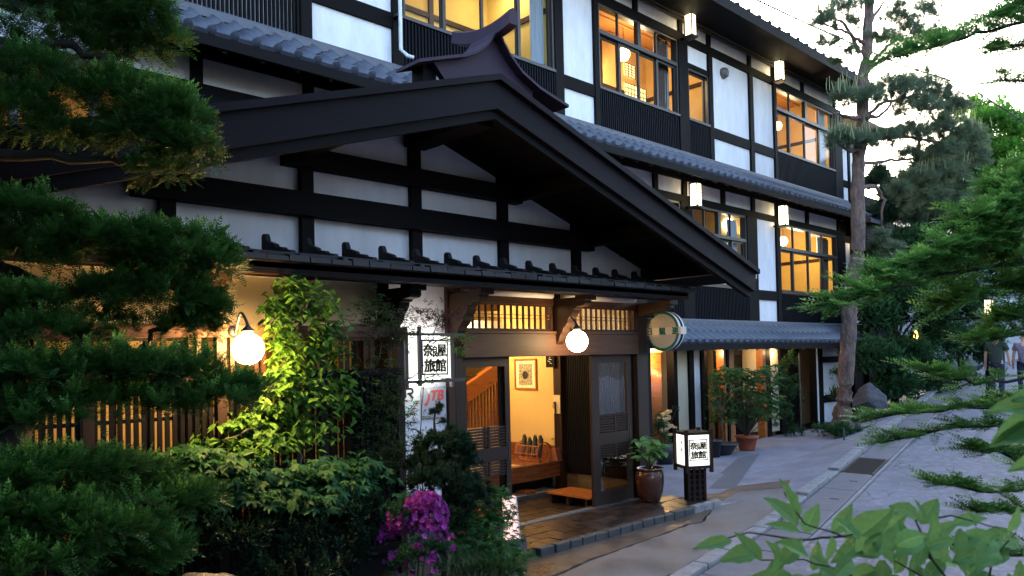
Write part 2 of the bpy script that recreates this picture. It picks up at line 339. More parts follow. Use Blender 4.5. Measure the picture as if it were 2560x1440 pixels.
def T_leaves(n, wd=.42, spread=1.0, size=.35):  # a twig end with n leaves around it
    v = []; f = []; a = []; lv, lf, la = T_leaf(wd, .15, .2)
    for i in range(n):
        t = i / max(1, n - 1) * .7; th = rng.random() * 6.283; d = np.array([.6, math.cos(th) * spread, math.sin(th) * spread * .6]); d /= np.linalg.norm(d)
        u = np.array([0, 0, 1.]) + rng.normal(0, .3, 3); r = np.cross(u, d); r /= np.linalg.norm(r); w_ = np.cross(d, r); k = len(v); s = size * rng.uniform(.7, 1.2)
        for p in lv: v.append(np.array([t, 0, 0]) + s * (p[0] * d + p[1] * r + p[2] * w_))
        f += [tuple(k + j for j in q) for q in lf]; at = rng.random(); a += [at] * 4
    return v, f, a
def T_maple():                                # five pointed lobes as five folded blades
    v = []; f = []; a = []
    for ang, l in ((0, 1), (.75, .85), (-.75, .85), (1.5, .55), (-1.5, .55)):
        c, s_ = math.cos(ang), math.sin(ang); k = len(v)
        for x, y, z in ((0, 0, 0), (.5, -.17, .03), (1, 0, -.12), (.5, .17, .03)): v.append((l * (x * c - y * s_), l * (x * s_ + y * c), z))
        f.append((k, k + 1, k + 2, k + 3)); a.append(.2)
    return v, f, a
SPR = T_sprig(6, 1, .27, .085); SPRL = T_sprig(9, 1, .24, .05); TUFT = T_tuft(); TUFTS = T_tuft(22, 1, .04); LEAF = T_leaf(); LFS = T_leaves(6); LFN = T_leaves(7, .16, .8, .5); MAP = T_maple()
DENS = 2.3
def pad(fol, c, rad, n, size, tpl=SPR, out=(1, 1, .55), lift=.25, shell=.55, low=-.35, per=13):
    """a clipped cloud of sprigs: an uneven ellipsoid, denser towards its skin"""
    c = np.array(c); rad = np.array(rad); n = int(n * DENS)
    K = max(1, n // per)
    d = rng.normal(0, 1, (K, 3)); d /= np.linalg.norm(d, axis=1, keepdims=True); d[:, 2] = np.where(d[:, 2] < low, -d[:, 2] * .6, d[:, 2])
    k = shell + (1 - shell) * rng.random(K) ** .5
    lump = 1 + .16 * np.sin(d[:, 0] * 5 + c[0] * 7) * np.sin(d[:, 1] * 6 + c[1] * 5) + rng.normal(0, .05, K)
    C_ = c + d * rad * (k * lump)[:, None]                    # tuft centres, each tuft fans out from its own twig
    ax = d * np.array(out) + rng.normal(0, .3, (K, 3)); ax[:, 2] += lift; ax /= np.linalg.norm(ax, axis=1, keepdims=True)
    idx = rng.integers(0, K, n); g = rng.normal(0, .55, (n, 3)); D = ax[idx] + g; D /= np.linalg.norm(D, axis=1, keepdims=True)
    P = C_[idx] + D * size * .35 * rng.random((n, 1)) - ax[idx] * size * .5
    tone = rng.random(K); att = np.clip(.12 + .30 * d[idx, 2] + .42 * np.clip((D * ax[idx]).sum(1), 0, 1) * k[idx] ** 3 * tone[idx] + .25 * np.clip(D[:, 2], 0, 1) + rng.normal(0, .07, n), 0, 1)  # young tips paler; light tops and dark undersides put into the colour too
    fol.scatter(tpl, P, D, size * rng.uniform(.7, 1.2, n), att=att)
def limb(tb, pts, r0_, r1, n=7, jit=0):
    P = [Vector(p) for p in pts]; out = []; rr = []
    for i in range(len(P) - 1):
        for j in range(4):
            t = j / 4; out.append(P[i].lerp(P[i + 1], t) + Vector((rnd.gauss(0, jit), rnd.gauss(0, jit), rnd.gauss(0, jit))))
    out.append(P[-1]); m = len(out)
    tb.tube(out, [r0_ + (r1 - r0_) * i / (m - 1) for i in range(m)], n)
    return out
def spray(fol, tb, pts, n, tl, size, r=.012, tpl=SPR, flat=.25, dens=5, side=1.0, droop=0.0):
    """a limb with side twigs that carry rows of sprigs"""
    L = limb(tb, pts, r, r * .3, 5, r * .4); m = len(L)
    P = []; D = []
    for i in range(n):
        t = rng.random() ** .8; k = min(m - 2, int(t * (m - 1))); b = L[k].lerp(L[k + 1], rng.random()); tan = (L[k + 1] - L[k]).normalized()
        s = tan.cross(Vector((0, 0, 1))).normalized() * rng.choice((-1, 1)) * side
        d = (tan * .9 + s * rng.uniform(.3, 1.1) + Vector((0, 0, rng.normal(.12, flat) - droop))).normalized(); l = tl * rng.uniform(.5, 1.1) * (1.15 - .6 * t)
        e = b + d * l; tb.tube([b, b.lerp(e, .5) + Vector((0, 0, .01)), e], [r * .35, r * .25, r * .12], 4, False)
        for j in range(dens):
            u = (j + .7) / dens; q = b.lerp(e, u); P.append(q); s2 = d.cross(Vector((0, 0, 1))).normalized() * (1 if j % 2 else -1)
            D.append(d + s2 * (.75 * (1 - u) + .1) + Vector((0, 0, rng.normal(.1, .18))))
        P.append(e); D.append(d)
    for j in range(dens): P.append(L[-1]); D.append(tan + Vector(rng.normal(0, .35, 3)))
    fol.scatter(tpl, P, D, size * rng.uniform(.75, 1.2, len(P)))

# ------------------------------------------------------------------ ground
def yk(x): return 4.10 + .187 * (x - 6.17)              # the kerb line at the foot of the court
def roadz(x): return -.12 + .055 * max(0, min(x, 60) - 8.5)
def gz(x, y):
    r = roadz(x)
    if y <= yk(x): return r
    t = min(1, (y - yk(x)) / 1.3); base = -.10 + .0 * x
    if x > 15.0 : base += min(1, (x - 15.0) / 3) * max(0, min(1, (8.3 - y) / .8)) * .22
    return r + (base - r) * (t if x > 8.5 else 1)
def gridmesh(name, xs, ys, dz, m, keep=lambda x, y: True):
    v = [(x, y, gz(x, y) + dz) for y in ys for x in xs]; nx = len(xs)
    f = [(j * nx + i, j * nx + i + 1, (j + 1) * nx + i + 1, (j + 1) * nx + i) for j in range(len(ys) - 1) for i in range(nx - 1) if keep((xs[i] + xs[i + 1]) / 2, (ys[j] + ys[j + 1]) / 2)]
    me = bpy.data.meshes.new(name); me.from_pydata(v, [], f); me.materials.append(m); me.polygons.foreach_set('use_smooth', [True] * len(f))
    o = link(name, me); o['kind'] = 'structure'; return o
xs = [-400, -150, -60, -25, -12] + [i * .3 for i in range(-20, 110)] + [40, 60, 100, 200, 500]
ys = [-400, -150, -60, -20] + [i * .3 for i in range(-30, 45)] + [20, 40, 80, 200, 500]
gridmesh('ground', xs, ys, -.045, M['earth'])
def strip(name, x0, x1, lo, hi, dz, m, n=60, thick=None):
    v = []; f = []
    for i in range(n + 1):
        x = x0 + (x1 - x0) * i / n; a = lo(x); b = hi(x)
        for k in range(7):
            y = a + (b - a) * k / 6; v.append((x, y, gz(x, y) + dz))
    for i in range(n):
        for k in range(6): f.append((i * 7 + k, (i + 1) * 7 + k, (i + 1) * 7 + k + 1, i * 7 + k + 1))
    me = bpy.data.meshes.new(name); me.from_pydata(v, [], f); me.materials.append(m); o = link(name, me); o['kind'] = 'structure'; return o
strip('road', -30, 60, lambda x: -9, lambda x: yk(x) - .66, 0, M['road'], 120)
road = bpy.data.objects['road']
strip('court_paving', 9.2, 22, lambda x: yk(x) + .08, lambda x: 9.05, .012, M['court'], 80)
# dark strip across the court
me = MB()
pa = [atZ(*p, -.08) for p in ((1845, 1145), (1900, 1133), (1838, 1222), (1755, 1222))]
me.add([(p.x, p.y, gz(p.x, p.y) + .018) for p in pa], [(0, 1, 2, 3)]); part('dark_strip', me, M['strip'], kind='structure')
# the apron of broken concrete slabs in front of the entrance
def slab(name, pts, m, z=.0, jag=.012):
    P = []
    for i in range(len(pts)):
        a = Vector(pts[i]); b = Vector(pts[(i + 1) % len(pts)]); n = max(2, int((b - a).length / .12))
        for j in range(n):
            q = a.lerp(b, j / n); P.append((q.x + rnd.uniform(-jag, jag), q.y + rnd.uniform(-jag, jag)))
    mb = MB(); k = len(P); mb.v = [(x, y, gz(x, y) + z) for x, y in P] + [(x, y, gz(x, y) - .04) for x, y in P]
    mb.f = [tuple(range(k))] + [(i, i + k, (i + 1) % k + k, (i + 1) % k) for i in range(k)]
    return part(name, mb, m, apron)
apron = thing('apron_paving', None, None, (7, 5, -.1)); apron['kind'] = 'structure'
c1 = [atZ(*p, -.11).to_2d() for p in ((1400, 1439), (1472, 1406), (1534, 1384), (1600, 1361), (1665, 1337), (1718, 1317), (1754, 1310), (1781, 1272), (1850, 1236))]
low = c1[0]
cl = [c + Vector((.004, -.012)) for c in c1]
yc = 5.50
slab('paving_slab', [(4.9, 5.0), c1[0] + Vector((-.3, -.02))] + c1 + [(9.9, 6.0), (9.2, 6.2), (8.9, yc), (7, yc), (6, yc), (5.0, yc + .1)], M['apron'], .02)
slab('paving_slab', [(4.9, 4.92), (5.0, 4.2), (6.0, 4.16), (8, yk(8) + .09), (9.9, yk(9.9) + .09), (10.6, 5.3)] + [c + Vector((.008, -.016)) for c in cl[::-1]], M['apron2'], .016)
slab('paving_slab', [c1[-1] + Vector((.03, -.01)), (10.62, 5.32), (11.2, yk(11.2) + .5), (10.6, 6.1), (9.93, 6.0)], M['apron'], .018)
slab('paving_slab', [(9.9, 6.03), (10.6, 6.13), (11.6, 6.6), (11.0, 9.0), (8.95, 9.0), (8.95, 6.3), (9.2, 6.22)], M['court'], .02)
# pale broken edge pieces beside the lantern
slab('paving_chip', [atZ(*p, -.08).to_2d() for p in ((1716, 1268), (1760, 1275), (1860, 1256), (1790, 1262))], M['kerb'], .03, .003)
# kerb stones
kd = Vector((1, .187)).normalized()
def along(x, off, L): a = Vector((x, yk(x) + off)); return a, a + kd * L
kerb = thing('kerb', None, None, (6, 4, -.1)); kerb['kind'] = 'structure'
x = 3.6
while x < 30:
    a, b = along(x, .0, .585); z = roadz(x); z2 = roadz(b.x); hgt = .035 if x < 9.5 else .07
    if 10.9 < x < 11.3: hgt = .03
    t = rnd.uniform(-.008, .008); mb = MB()
    ca = [(a.x, a.y - .08 + t, z), (b.x, b.y - .08 + t, z2), (b.x, b.y + .09 + t, z2), (a.x, a.y + .09 + t, z)]
    mb.add([(p[0], p[1], p[2] - .2) for p in ca] + [(p[0], p[1], p[2] + hgt + rnd.uniform(0, .008)) for p in ca], [(0, 3, 2, 1), (4, 5, 6, 7), (0, 1, 5, 4), (1, 2, 6, 5), (2, 3, 7, 6), (3, 0, 4, 7)])
    part('kerb_stone', mb, M['kerb'], kerb, bevel=.012); x += .6 * kd.x
gut = thing('gutter', None, None, (8, 4, -.1)); gut['kind'] = 'structure'
mb = MB()
for xa, xb in ((3, 8.5), (8.5, 34)): mb.add([(xa, yk(xa) - .09, roadz(xa) - .035), (xb, yk(xb) - .09, roadz(xb) - .035), (xb, yk(xb) - .67, roadz(xb) - .035), (xa, yk(xa) - .67, roadz(xa) - .035)], [(0, 1, 2, 3)])
part('gutter_bed', mb, M['black'], gut)
me = MB()
for i in range(52):
    xa = 3 + i * .6; a, b = along(xa, 0, .61)
    me.add([(a.x, a.y - .60, roadz(a.x) + .008), (b.x, b.y - .60, roadz(b.x) + .008), (b.x, b.y - .655, roadz(b.x) + .008), (a.x, a.y - .655, roadz(a.x) + .008)], [(0, 1, 2, 3)])
part('gutter_lip', me, M['kerb'], gut)
x = 3.9; i = 0
edges = [3.9, 5.1, 6.3, 7.45, 8.45, 9.55, 10.75, 11.9, 13.15, 14.3, 15.5, 16.7, 17.9, 19.1, 20.3, 21.5, 22.7, 24, 25.5, 27, 29, 31]
for i in range(len(edges) - 1):
    xa, xb = edges[i] + .008, edges[i + 1] - .008
    if abs(edges[i] - 11.9) < .01:
        mb = MB(); n = 34
        for k in range(n):
            xx = xa + (xb - xa) * (k + .5) / n; mb.box(xx - .008, xx + .008, yk(xx) - .56, yk(xx) - .12, roadz(xx) - .03, roadz(xx) + .006)
        mb.bar((xa, yk(xa) - .11, roadz(xa)), (xb, yk(xb) - .11, roadz(xb)), .03, .03); mb.bar((xa, yk(xa) - .57, roadz(xa)), (xb, yk(xb) - .57, roadz(xb)), .03, .03)
        o = part('drain_grate', mb, M['iron'], gut); continue
    mb = MB(); z = rnd.uniform(.0, .008)
    pl = [(xa, -.58), (xb, -.58), (xb, -.105), (xa, -.105)]
    mb.add([(px_, yk(px_) + o_, roadz(px_) - .04) for px_, o_ in pl] + [(px_, yk(px_) + o_, roadz(px_) + .006 + z) for px_, o_ in pl], [(0, 3, 2, 1), (4, 5, 6, 7), (0, 1, 5, 4), (1, 2, 6, 5), (2, 3, 7, 6), (3, 0, 4, 7)])
    o = part('gutter_cover', mb, M['gutter'], gut, bevel=.01)
    if i in (3, 5, 4, 6):
        xm = (xa + xb) / 2; ym = yk(xm) - .34; mb = MB(); zz = roadz(xm) + .0095 + z
        part('lifting_slot', mb.bar((xm, ym - .02, zz), (xm + .03, ym - .13, zz), .02, .006), M['black'], o)

# ------------------------------------------------------------------ entrance paving
pave = thing('entrance_paving', None, None, (7, 6, 0)); pave['kind'] = 'structure'
part('mortar_bed', B(5.45, 8.95, 5.56, 6.36, -.2, -.012).box(5.38, 8.8, 6.50, 8.3, -.2, -.062), M['floor'], pave)
tw = .205; pm = [MB().box(-.098, .098, -.098, .098, -.02, 0).mesh('paver', m_) for m_ in pv]
for j in range(4):
    for i in range(17):
        px_ = 5.55 + i * tw + (.1 if j % 2 else 0); py_ = 5.66 + j * tw
        if px_ > 8.92: continue
        o = link('paver', pm[rnd.randrange(4)], pave, (px_, py_, .002 + rnd.uniform(-.003, .004))); o.rotation_euler = (rnd.gauss(0, .006), rnd.gauss(0, .006), rnd.gauss(0, .004))
for j in range(7):
    for i in range(16):
        o = link('paver', pm[rnd.choice((0, 2, 2, 3))], pave, (5.5 + i * tw + (.1 if j % 2 else 0), 6.62 + j * tw, -.05 + rnd.uniform(-.002, .003))); o.rotation_euler = (rnd.gauss(0, .004), rnd.gauss(0, .004), 0)
part('threshold', B(5.36, 8.6, 6.36, 6.50, -.2, .012), mat('threshold stone', (.06, .055, .06), .5, noise=(9, .4)), pave)
part('door_track', B(5.36, 8.6, 6.405, 6.413, .012, .018).box(5.36, 8.6, 6.445, 6.453, .012, .018), mat('steel rail', (.4, .38, .36), .35, metal=1), pave)
x = 5.25; k = 0
while x < 8.95:
    L = rnd.uniform(.19, .23); y0 = 5.47 + (.16 * max(0, (5.7 - x) / .4) if x < 5.7 else 0)
    part('edge_stone', B(x, x + L - .008, y0, y0 + .09, -.2, .008 + rnd.uniform(-.008, .006)), M['kerb'] if x > 8.4 else M['curbd'], pave, bevel=.012); x += L

# ------------------------------------------------------------------ inn building
inn = thing('inn_building', 'three storey white plaster and black timber inn with tiled pent roofs and lit windows', 'building', (14, 9.1, 0))
YF = 9.1                                              # front face of the timbers
def beam(x0, x1, z0, z1, y=YF, d=.16, m='timberh', name='beam', p=inn): return part(name, B(x0, x1, y, y + d, z0, z1), M[m], p)
def post(x0, x1, z0, z1, y=YF - .012, d=.18, m='timber', name='post', p=inn): return part(name, B(x0, x1, y, y + d, z0, z1), M[m], p)
def plaster(x0, x1, z0, z1, y=YF + .045, m='white', p=inn): return part('plaster_panel', B(x0, x1, y, y + .08, z0, z1), M[m], p)
def battens(x0, x1, z0, z1, y=YF + .01, p=inn):
    mb = B(x0, x1, y + .02, y + .09, z0, z1); x = x0 + .03
    while x < x1 - .02: mb.box(x, x + .026, y - .012, y + .02, z0, z1); x += .062
    o = part('board_cladding', mb, M['batten'], p, norm=False); o['kind'] = 'stuff'; return o
def window(x0, x1, z0, zm, z1, div, tdiv=None, p=inn, y=YF + .03, alu=True):
    """sliding window: frame, sashes with panes below zm, fixed lights above it"""
    w0 = .05; mb = B(x0, x1, y - .05, y + .13, z0 - .05, z0).box(x0, x1, y - .01, y + .13, z1, z1 + .05)
    mb.box(x0, x0 + w0, y - .02, y + .12, z0, z1).box(x1 - w0, x1, y - .02, y + .12, z0, z1)
    if zm < z1: mb.box(x0 + w0, x1 - w0, y - .02, y + .12, zm, zm + .075)
    f = part('window', mb, M['sash'], p, norm=False)
    for i in range(len(div) - 1):
        a, b = div[i] + (0 if i else w0), div[i + 1] - (0 if i < len(div) - 2 else w0); yy = y + (.03 if i % 2 else .065)
        s = MB(); sw = .042
        s.box(a - .02 * (i > 0), a + sw, yy, yy + .03, z0, zm).box(b - sw, b + .0, yy, yy + .03, z0, zm).box(a + sw, b - sw, yy, yy + .03, z0, z0 + .05).box(a + sw, b - sw, yy, yy + .03, zm - .045, zm)
        sub('sash', s, M['weather'] if (i in (1, 2) and alu) else M['sash'], f)
        sub('pane', MB().quad((a + sw, yy + .015, z0 + .05), (b - sw, yy + .015, z0 + .05), (b - sw, yy + .015, zm - .045), (a + sw, yy + .015, zm - .045)), M['glass'], f)
    if zm < z1 and tdiv:
        for i in range(1, len(tdiv) - 1):
            ww = .055 if i == (len(tdiv) - 1) // 2 else .016
            s = B(tdiv[i] - ww, tdiv[i] + ww, y - .015 if ww > .02 else y + .03, y + .08, zm + .075, z1); sub('mullion', s, M['sash'], f)
        for i in range(len(tdiv) - 1):
            a, b = tdiv[i], tdiv[i + 1]; sub('pane', MB().quad((a, y + .055, zm + .075), (b, y + .055, zm + .075), (b, y + .055, z1), (a, y + .055, z1)), M['glass'], f)
    return f
def sub(name, mb, m, par, smooth=False, norm=True):
    mb.sm = smooth; me = mb.mesh(name, m)
    if norm: fixn(me)
    o = bpy.data.objects.new(name, me); COL.objects.link(o); o.parent = par; o.matrix_parent_inverse = Matrix.Identity(4) if par.type == 'MESH' and par.parent is None else Matrix.Identity(4)
    return o
def plight(x, y, z, e, col=(1, .69, .38), r=.08, name='lamp_light'):
    l = bpy.data.lights.new(name, 'POINT'); l.energy = e * .6; l.color = col; l.shadow_soft_size = r
    o = bpy.data.objects.new(name, l); COL.objects.link(o); o.location = (x, y, z); return o
def room(x0, x1, z0, z1, y1=12.6, wall='room', power=40, lamp=None, rail=True, lampm='bulb', label='', y0=9.27):
    r = part('room', MB().shell(x0, x1, y0, y1, z0, z1), M[wall], inn, norm=False)
    sub('ceiling_boards', (lambda s: [s.box(x0, x1, yy, yy + .035, z1 - .05, z1 - .01) for yy in np.arange(y0 + .1, y1, .42)] and s.box(x0, x1, y0, y1, z1 - .012, z1 - .002))(MB()), M['ceil'], r)
    if rail:
        zz = z0 + (z1 - z0) * .62
        sub('wall_rail', B(x0, x1, y1 - .04, y1 - .004, zz, zz + .09).box(x1 - .04, x1 - .004, y0, y1, zz, zz + .09).box(x0 + (x1 - x0) * .55, x0 + (x1 - x0) * .55 + .1, y1 - .05, y1 - .004, z0, z1), M['brownv'], r)
    if lamp:
        lx, ly, lz, rr = lamp
        t = thing('pendant_lamp', label, 'ceiling lamp', (lx, ly, lz), group='ceiling lamps in the upstairs rooms')
        part('lamp_globe', MB().lathe((lx, ly, lz), [(.02, rr * 1.1), (rr * .7, rr * .85), (rr, .3 * rr), (rr, -.3 * rr), (rr * .7, -rr * .85), (.02, -rr * 1.1)], 14), M[lampm], t, smooth=True)
        part('cord', MB().tube([(lx, ly, lz + rr), (lx, ly, z1 - .02)], .008, 5), M['black'], t)
    plight((x0 + x1) / 2 if not lamp else lamp[0], (y0 + y1) / 2 if not lamp else lamp[1] - .35, z1 - .55 if not lamp else lamp[2] - .3, power, r=.12)
    return r
def curtain(x0, x1, z0, z1, y, m, label, lean=0):
    mb = MB(); n = 26
    v = []; 
    for i in range(n + 1):
        t = i / n; xx = x0 + (x1 - x0) * t; yy = y + .035 * math.sin(t * 40) + .01 * math.sin(t * 95)
        v += [(xx, yy, z1), (xx + lean * (.3 + .2 * t), yy, (z0 + z1) / 2), (xx + lean, yy, z0)]
    mb.add(v, [(i * 3 + k, (i + 1) * 3 + k, (i + 1) * 3 + k + 1, i * 3 + k + 1) for i in range(n) for k in (0, 1)])
    o = part('curtain', mb, M[m], None, smooth=True, norm=False); return tag(o, label, 'curtain', 'curtains in the upstairs windows')

# back body of the building, set behind the rooms, and side
part('wall', B(1.2, 22.1, 12.75, 12.9, 0, 9.2).box(22.0, 22.12, 9.3, 12.8, 0, 9.2).box(1.2, 22.1, 9.3, 12.8, 9.2, 9.3).box(1.2, 22.1, 9.27, 12.75, 5.72, 6.1).box(1.2, 22.1, 9.27, 12.75, 2.2, 2.55), M['white'], inn)
# --- top floor
Z0, ZS, ZT, ZU = 6.16, 7.0, 8.1, 8.56
beam(1.5, 22.1, 8.60, 8.78); beam(1.5, 22.1, 9.2, 9.34, y=YF - .03, d=.2); beam(1.5, 22.1, 6.08, 6.2, y=YF - .02)
for a, b, ub in [(5.24, 6.55, 0), (10.25, 11.12, 0), (15.24, 16.88, 0), (17.05, 18.08, 0)]:
    plaster(a, b, 6.2, 6.76); beam(a, b, 6.76, 6.98); plaster(a, b, 6.98, 8.60)
UP = [1.6, 3.4, 5.10, 6.62, 8.3, 10.1, 11.16, 12.43, 14.0, 15.12, 16.92, 18.08, 19.7, 21.7]
for i, x in enumerate(UP):
    post(x - .05 if i else x, x + .07, 8.78, 9.2)
    if i < len(UP) - 1: plaster(x + .07, UP[i + 1] - .05, 8.78, 9.2)
for a, b in [(5.08, 5.24), (6.55, 6.74), (10.03, 10.25), (11.12, 11.25), (13.9, 14.25), (15.08, 15.24), (16.88, 17.05), (18.08, 18.2), (21.6, 22.1)]:
    post(a, b, 6.1, 8.60)
battens(6.74, 10.03, 6.2, 6.94); battens(11.25, 13.9, 6.2, 6.94); battens(14.25, 15.08, 6.2, 6.94); battens(18.2, 21.6, 6.2, 6.94)
window(6.74, 10.03, ZS, 8.60, 8.6, [6.74, 7.56, 8.38, 9.2, 10.03])
window(11.25, 13.9, ZS, 8.02, ZU, [11.25, 11.95, 12.6, 13.2, 13.9], [11.3, 11.93, 12.56, 13.2, 13.85])
window(14.25, 15.08, ZS, 8.06, 8.06, [14.25, 15.08]); beam(14.25, 15.08, 8.1, 8.2); plaster(14.25, 15.08, 8.2, 8.6)
window(18.2, 21.6, ZS, 8.02, ZU, [18.2, 19.0, 19.9, 20.75, 21.6], [18.25, 19.05, 19.9, 20.75, 21.55])
# slatted balcony front at the left
for i in range(56):
    x = 2.0 + i * .056
    if x < 5.05: part('slat', B(x, x + .026, YF - .01, YF + .03, 6.2, 8.6), M['timber'], inn, norm=False)
part('balcony_wall', B(1.5, 5.08, YF + .18, YF + .24, 6.2, 8.6), M['white'], inn)
beam(1.5, 5.08, 6.98, 7.04, y=YF + .032, d=.04)
room(6.76, 10.0, 6.2, 9.18, 10.8, power=3.5, wall='roomy', rail=True)
l1 = atY(1559, 136, 10.25); l2 = atY(1944, 315, 10.1)
room(11.3, 15.3, 6.1, 9.18, 10.95, power=20, lamp=(l1.x, l1.y, l1.z, .135), label='round paper lamp glowing in the top floor window beside the bracket lantern')
room(18.1, 21.9, 6.1, 9.18, 10.95, power=18, lamp=(l2.x, l2.y, l2.z, .11), label='small round lamp in the farther top floor window')
tl = thing('ceiling_light', 'square white ceiling light in the large window behind the roof ridge ornament', 'ceiling light', (9.6, 10.1, 8.8)); part('diffuser', B(9.3, 9.75, 9.7, 10.3, 8.72, 8.82), M['tubel'], tl); part('housing', B(9.28, 9.77, 9.68, 10.32, 8.82, 8.93), M['pipe'], tl)
curtain(9.65, 9.98, 6.95, 8.6, 9.32, 'net', 'pale net curtain at the right end of the large window over the ridge')
curtain(13.35, 13.82, 6.9, 8.6, 9.33, 'curtain', 'brown tied curtain in the top floor window by the first lantern', -.05)
curtain(13.7, 13.88, 6.9, 8.6, 9.36, 'net', 'pale net curtain behind the brown curtain by the first lantern')
curtain(21.0, 21.5, 6.9, 8.6, 9.33, 'net', 'white curtain at the right end of the farther top floor window')
sh = thing('shoji_screen', 'lit paper screen with thin grid seen low inside the top floor window', 'paper screen', (13, 10.9, 7.2))
def screen(t, p0, p1, y, nx, nz):
    a = atY(*p0, y); b = atY(*p1, y); x0, x1, z0, z1 = a.x, b.x, min(a.z, b.z) - .0, max(a.z, b.z); part('paper', B(x0, x1, y, y + .02, z0, z1), M['shoji'], t)
    for i in range(nx + 1): x = x0 + (x1 - x0) * i / nx; part('grid_bar', B(x - .006, x + .006, y - .015, y, z0, z1), M['brownv'], t)
    for i in range(nz + 1): z = z0 + (z1 - z0) * i / nz; part('grid_bar', B(x0, x1, y - .014, y - .001, z - .006, z + .006), M['brownv'], t)
screen(sh, (1563, 252), (1614, 225), 10.9, 7, 4)
sh2 = thing('wall_screen', 'small lit transom screen just below the round paper lamp', 'paper screen', (13.3, 10.9, 8.0)); screen(sh2, (1562, 188), (1587, 166), 10.9, 3, 5)
# --- middle floor
F0, F1 = 2.65, 5.62
beam(1.5, 22.1, 5.15, 5.30); beam(1.5, 22.1, 5.62, 5.78, y=YF - .02, d=.2)
UP2 = [1.5, 3.63, 5.11, 11.72, 12.9, 13.95, 15.5, 16.85, 18.03, 19.7, 21.65]
for i, x in enumerate(UP2):
    post(x, x + .14, 5.30, 5.62)
    if i < len(UP2) - 1 and i != 2: plaster(x + .14, UP2[i + 1], 5.30, 5.62)
plaster(5.25, 11.72, 5.30, 5.62)
for a, b in [(3.55, 3.8), (11.72, 11.86), (13.85, 14.27), (16.58, 17.05), (18.02, 18.2), (21.6, 22.1)]: post(a, b, 2.5, 5.15)
plaster(17.05, 18.02, 3.43, 5.15); beam(17.05, 18.02, 3.2, 3.43); plaster(17.05, 18.02, 2.68, 3.2)
battens(9.0, 17.02, 2.6, 3.38); battens(18.1, 21.7, 2.6, 3.38)
plaster(5.0, 11.72, 3.38, 5.15)
window(1.8, 3.5, 4.0, 5.1, 5.1, [1.8, 2.6, 3.5])
window(11.9, 13.85, 3.45, 4.52, 5.1, [11.9, 12.9, 13.85], [11.95, 12.4, 12.9, 13.4, 13.8])
window(14.27, 16.58, 3.45, 4.52, 5.1, [14.27, 14.95, 15.45, 16.0, 16.58], [14.3, 14.85, 15.4, 15.95, 16.55])
window(18.2, 21.6, 3.45, 4.5, 5.1, [18.2, 19.0, 19.9, 20.75, 21.6], [18.25, 19.05, 19.9, 20.75, 21.55])
battens(1.5, 3.5, 3.2, 3.95); beam(1.5, 3.5, 5.1, 5.15); beam(3.8, 5.1, 3.2, 5.15, m='timber')
room(1.6, 4.9, 3.0, 5.6, 11.5, power=3, rail=False)
l3 = atY(1822, 562, 9.6); l4 = atY(1958, 603, 10.2)
room(11.8, 16.6, 2.6, 5.68, 11.3, power=22, lamp=(l3.x, l3.y, l3.z, .15), lampm='tubel', label='bright white round lamp in the middle floor window beside the gable tip')
room(18.0, 21.9, 2.6, 5.68, 11.3, power=20, wall='roomy', lamp=(l4.x, l4.y, l4.z, .12), label='orange lamp shade high in the right middle floor window')
curtain(21.0, 21.5, 3.5, 5.05, 9.33, 'curtain', 'dark tied curtain in the right middle floor window', -.08)
curtain(20.9, 21.5, 4.5, 5.1, 9.37, 'net', 'white net curtain over the dark one in the right middle floor window')
curtain(16.1, 16.5, 3.5, 5.05, 9.33, 'net', 'grey net curtain in the middle floor window next to the gable tip')
# --- ground floor
post(12.3, 12.62, -.1, 2.6); post(13.42, 13.55, -.1, 2.1); plaster(13.55, 14.0, .0, 2.1, m='cream'); post(14.0, 14.17, -.1, 2.1); plaster(14.17, 14.48, -.05, 2.1); post(14.48, 14.57, -.1, 2.1)
beam(12.3, 22.1, 2.06, 2.3, y=YF - .04, d=.22, m='timber'); beam(12.3, 22.1, 2.30, 2.62)
for a, b, mm in [(15.36, 15.44, 'orange'), (15.5, 15.6, 'timber'), (15.60, 15.8, 'orange'), (17.14, 17.26, 'orange'), (17.26, 17.5, 'timber'), (18.0, 18.3, 'timber'), (19.95, 20.4, 'timber'), (21.6, 22.0, 'timber')]: post(a, b, -.1, 2.07, m=mm)
plaster(17.55, 18.0, .0, 2.07, m='cream')
for a, b in ((.0, .54), (.74, 1.62), (1.78, 2.05)): plaster(20.4, 21.6, a, b)
beam(20.4, 21.6, .54, .74); beam(20.4, 21.6, 1.62, 1.78); post(20.0, 20.07, -.1, 2.07, m='pipe', y=YF - .03)
part('recess_wall', B(12.62, 22, 9.95, 10.05, -.1, 2.2), M['cream'], inn)
part('recess_ceiling', B(12.62, 22, 9.2, 10, 2.07, 2.12), M['brown'], inn)
for a, b, c in [(14.62, 15.34, 9.5), (15.85, 17.1, 9.6), (18.85, 19.9, 9.5)]:
    d = part('lattice_door', B(a, b, c + .03, c + .05, -.05, 2.0), M['brownv'], inn); g = MB(); x = a
    while x < b: g.box(x, x + .018, c, c + .03, -.05, 2.0); x += .045
    sub('lattice', g.box(a, b, c - .004, c + .031, -.05, .1).box(a, b, c - .004, c + .031, 1.9, 2.0), M['timber'], d)
g = MB(); x = 12.62
dd = part('bamboo_screen', B(12.62, 13.42, 9.42, 9.44, -.1, 2.0), M['orange'], inn)
for i in range(22):
    x = 12.64 + i * .036; sub('bamboo_cane', MB().tube([(x, 9.40, -.1), (x, 9.40, 1.98)], .016, 6), M['orange'], dd, smooth=True)
sub('top_strip', B(12.62, 13.42, 9.36, 9.43, 1.98, 2.07), mat('pale strip', (.6, .5, .3), .5), dd)
fw1 = thing('firewood', 'pale split firewood heaped at the foot of the bamboo screen', 'firewood', (13.1, 9.25, .1))
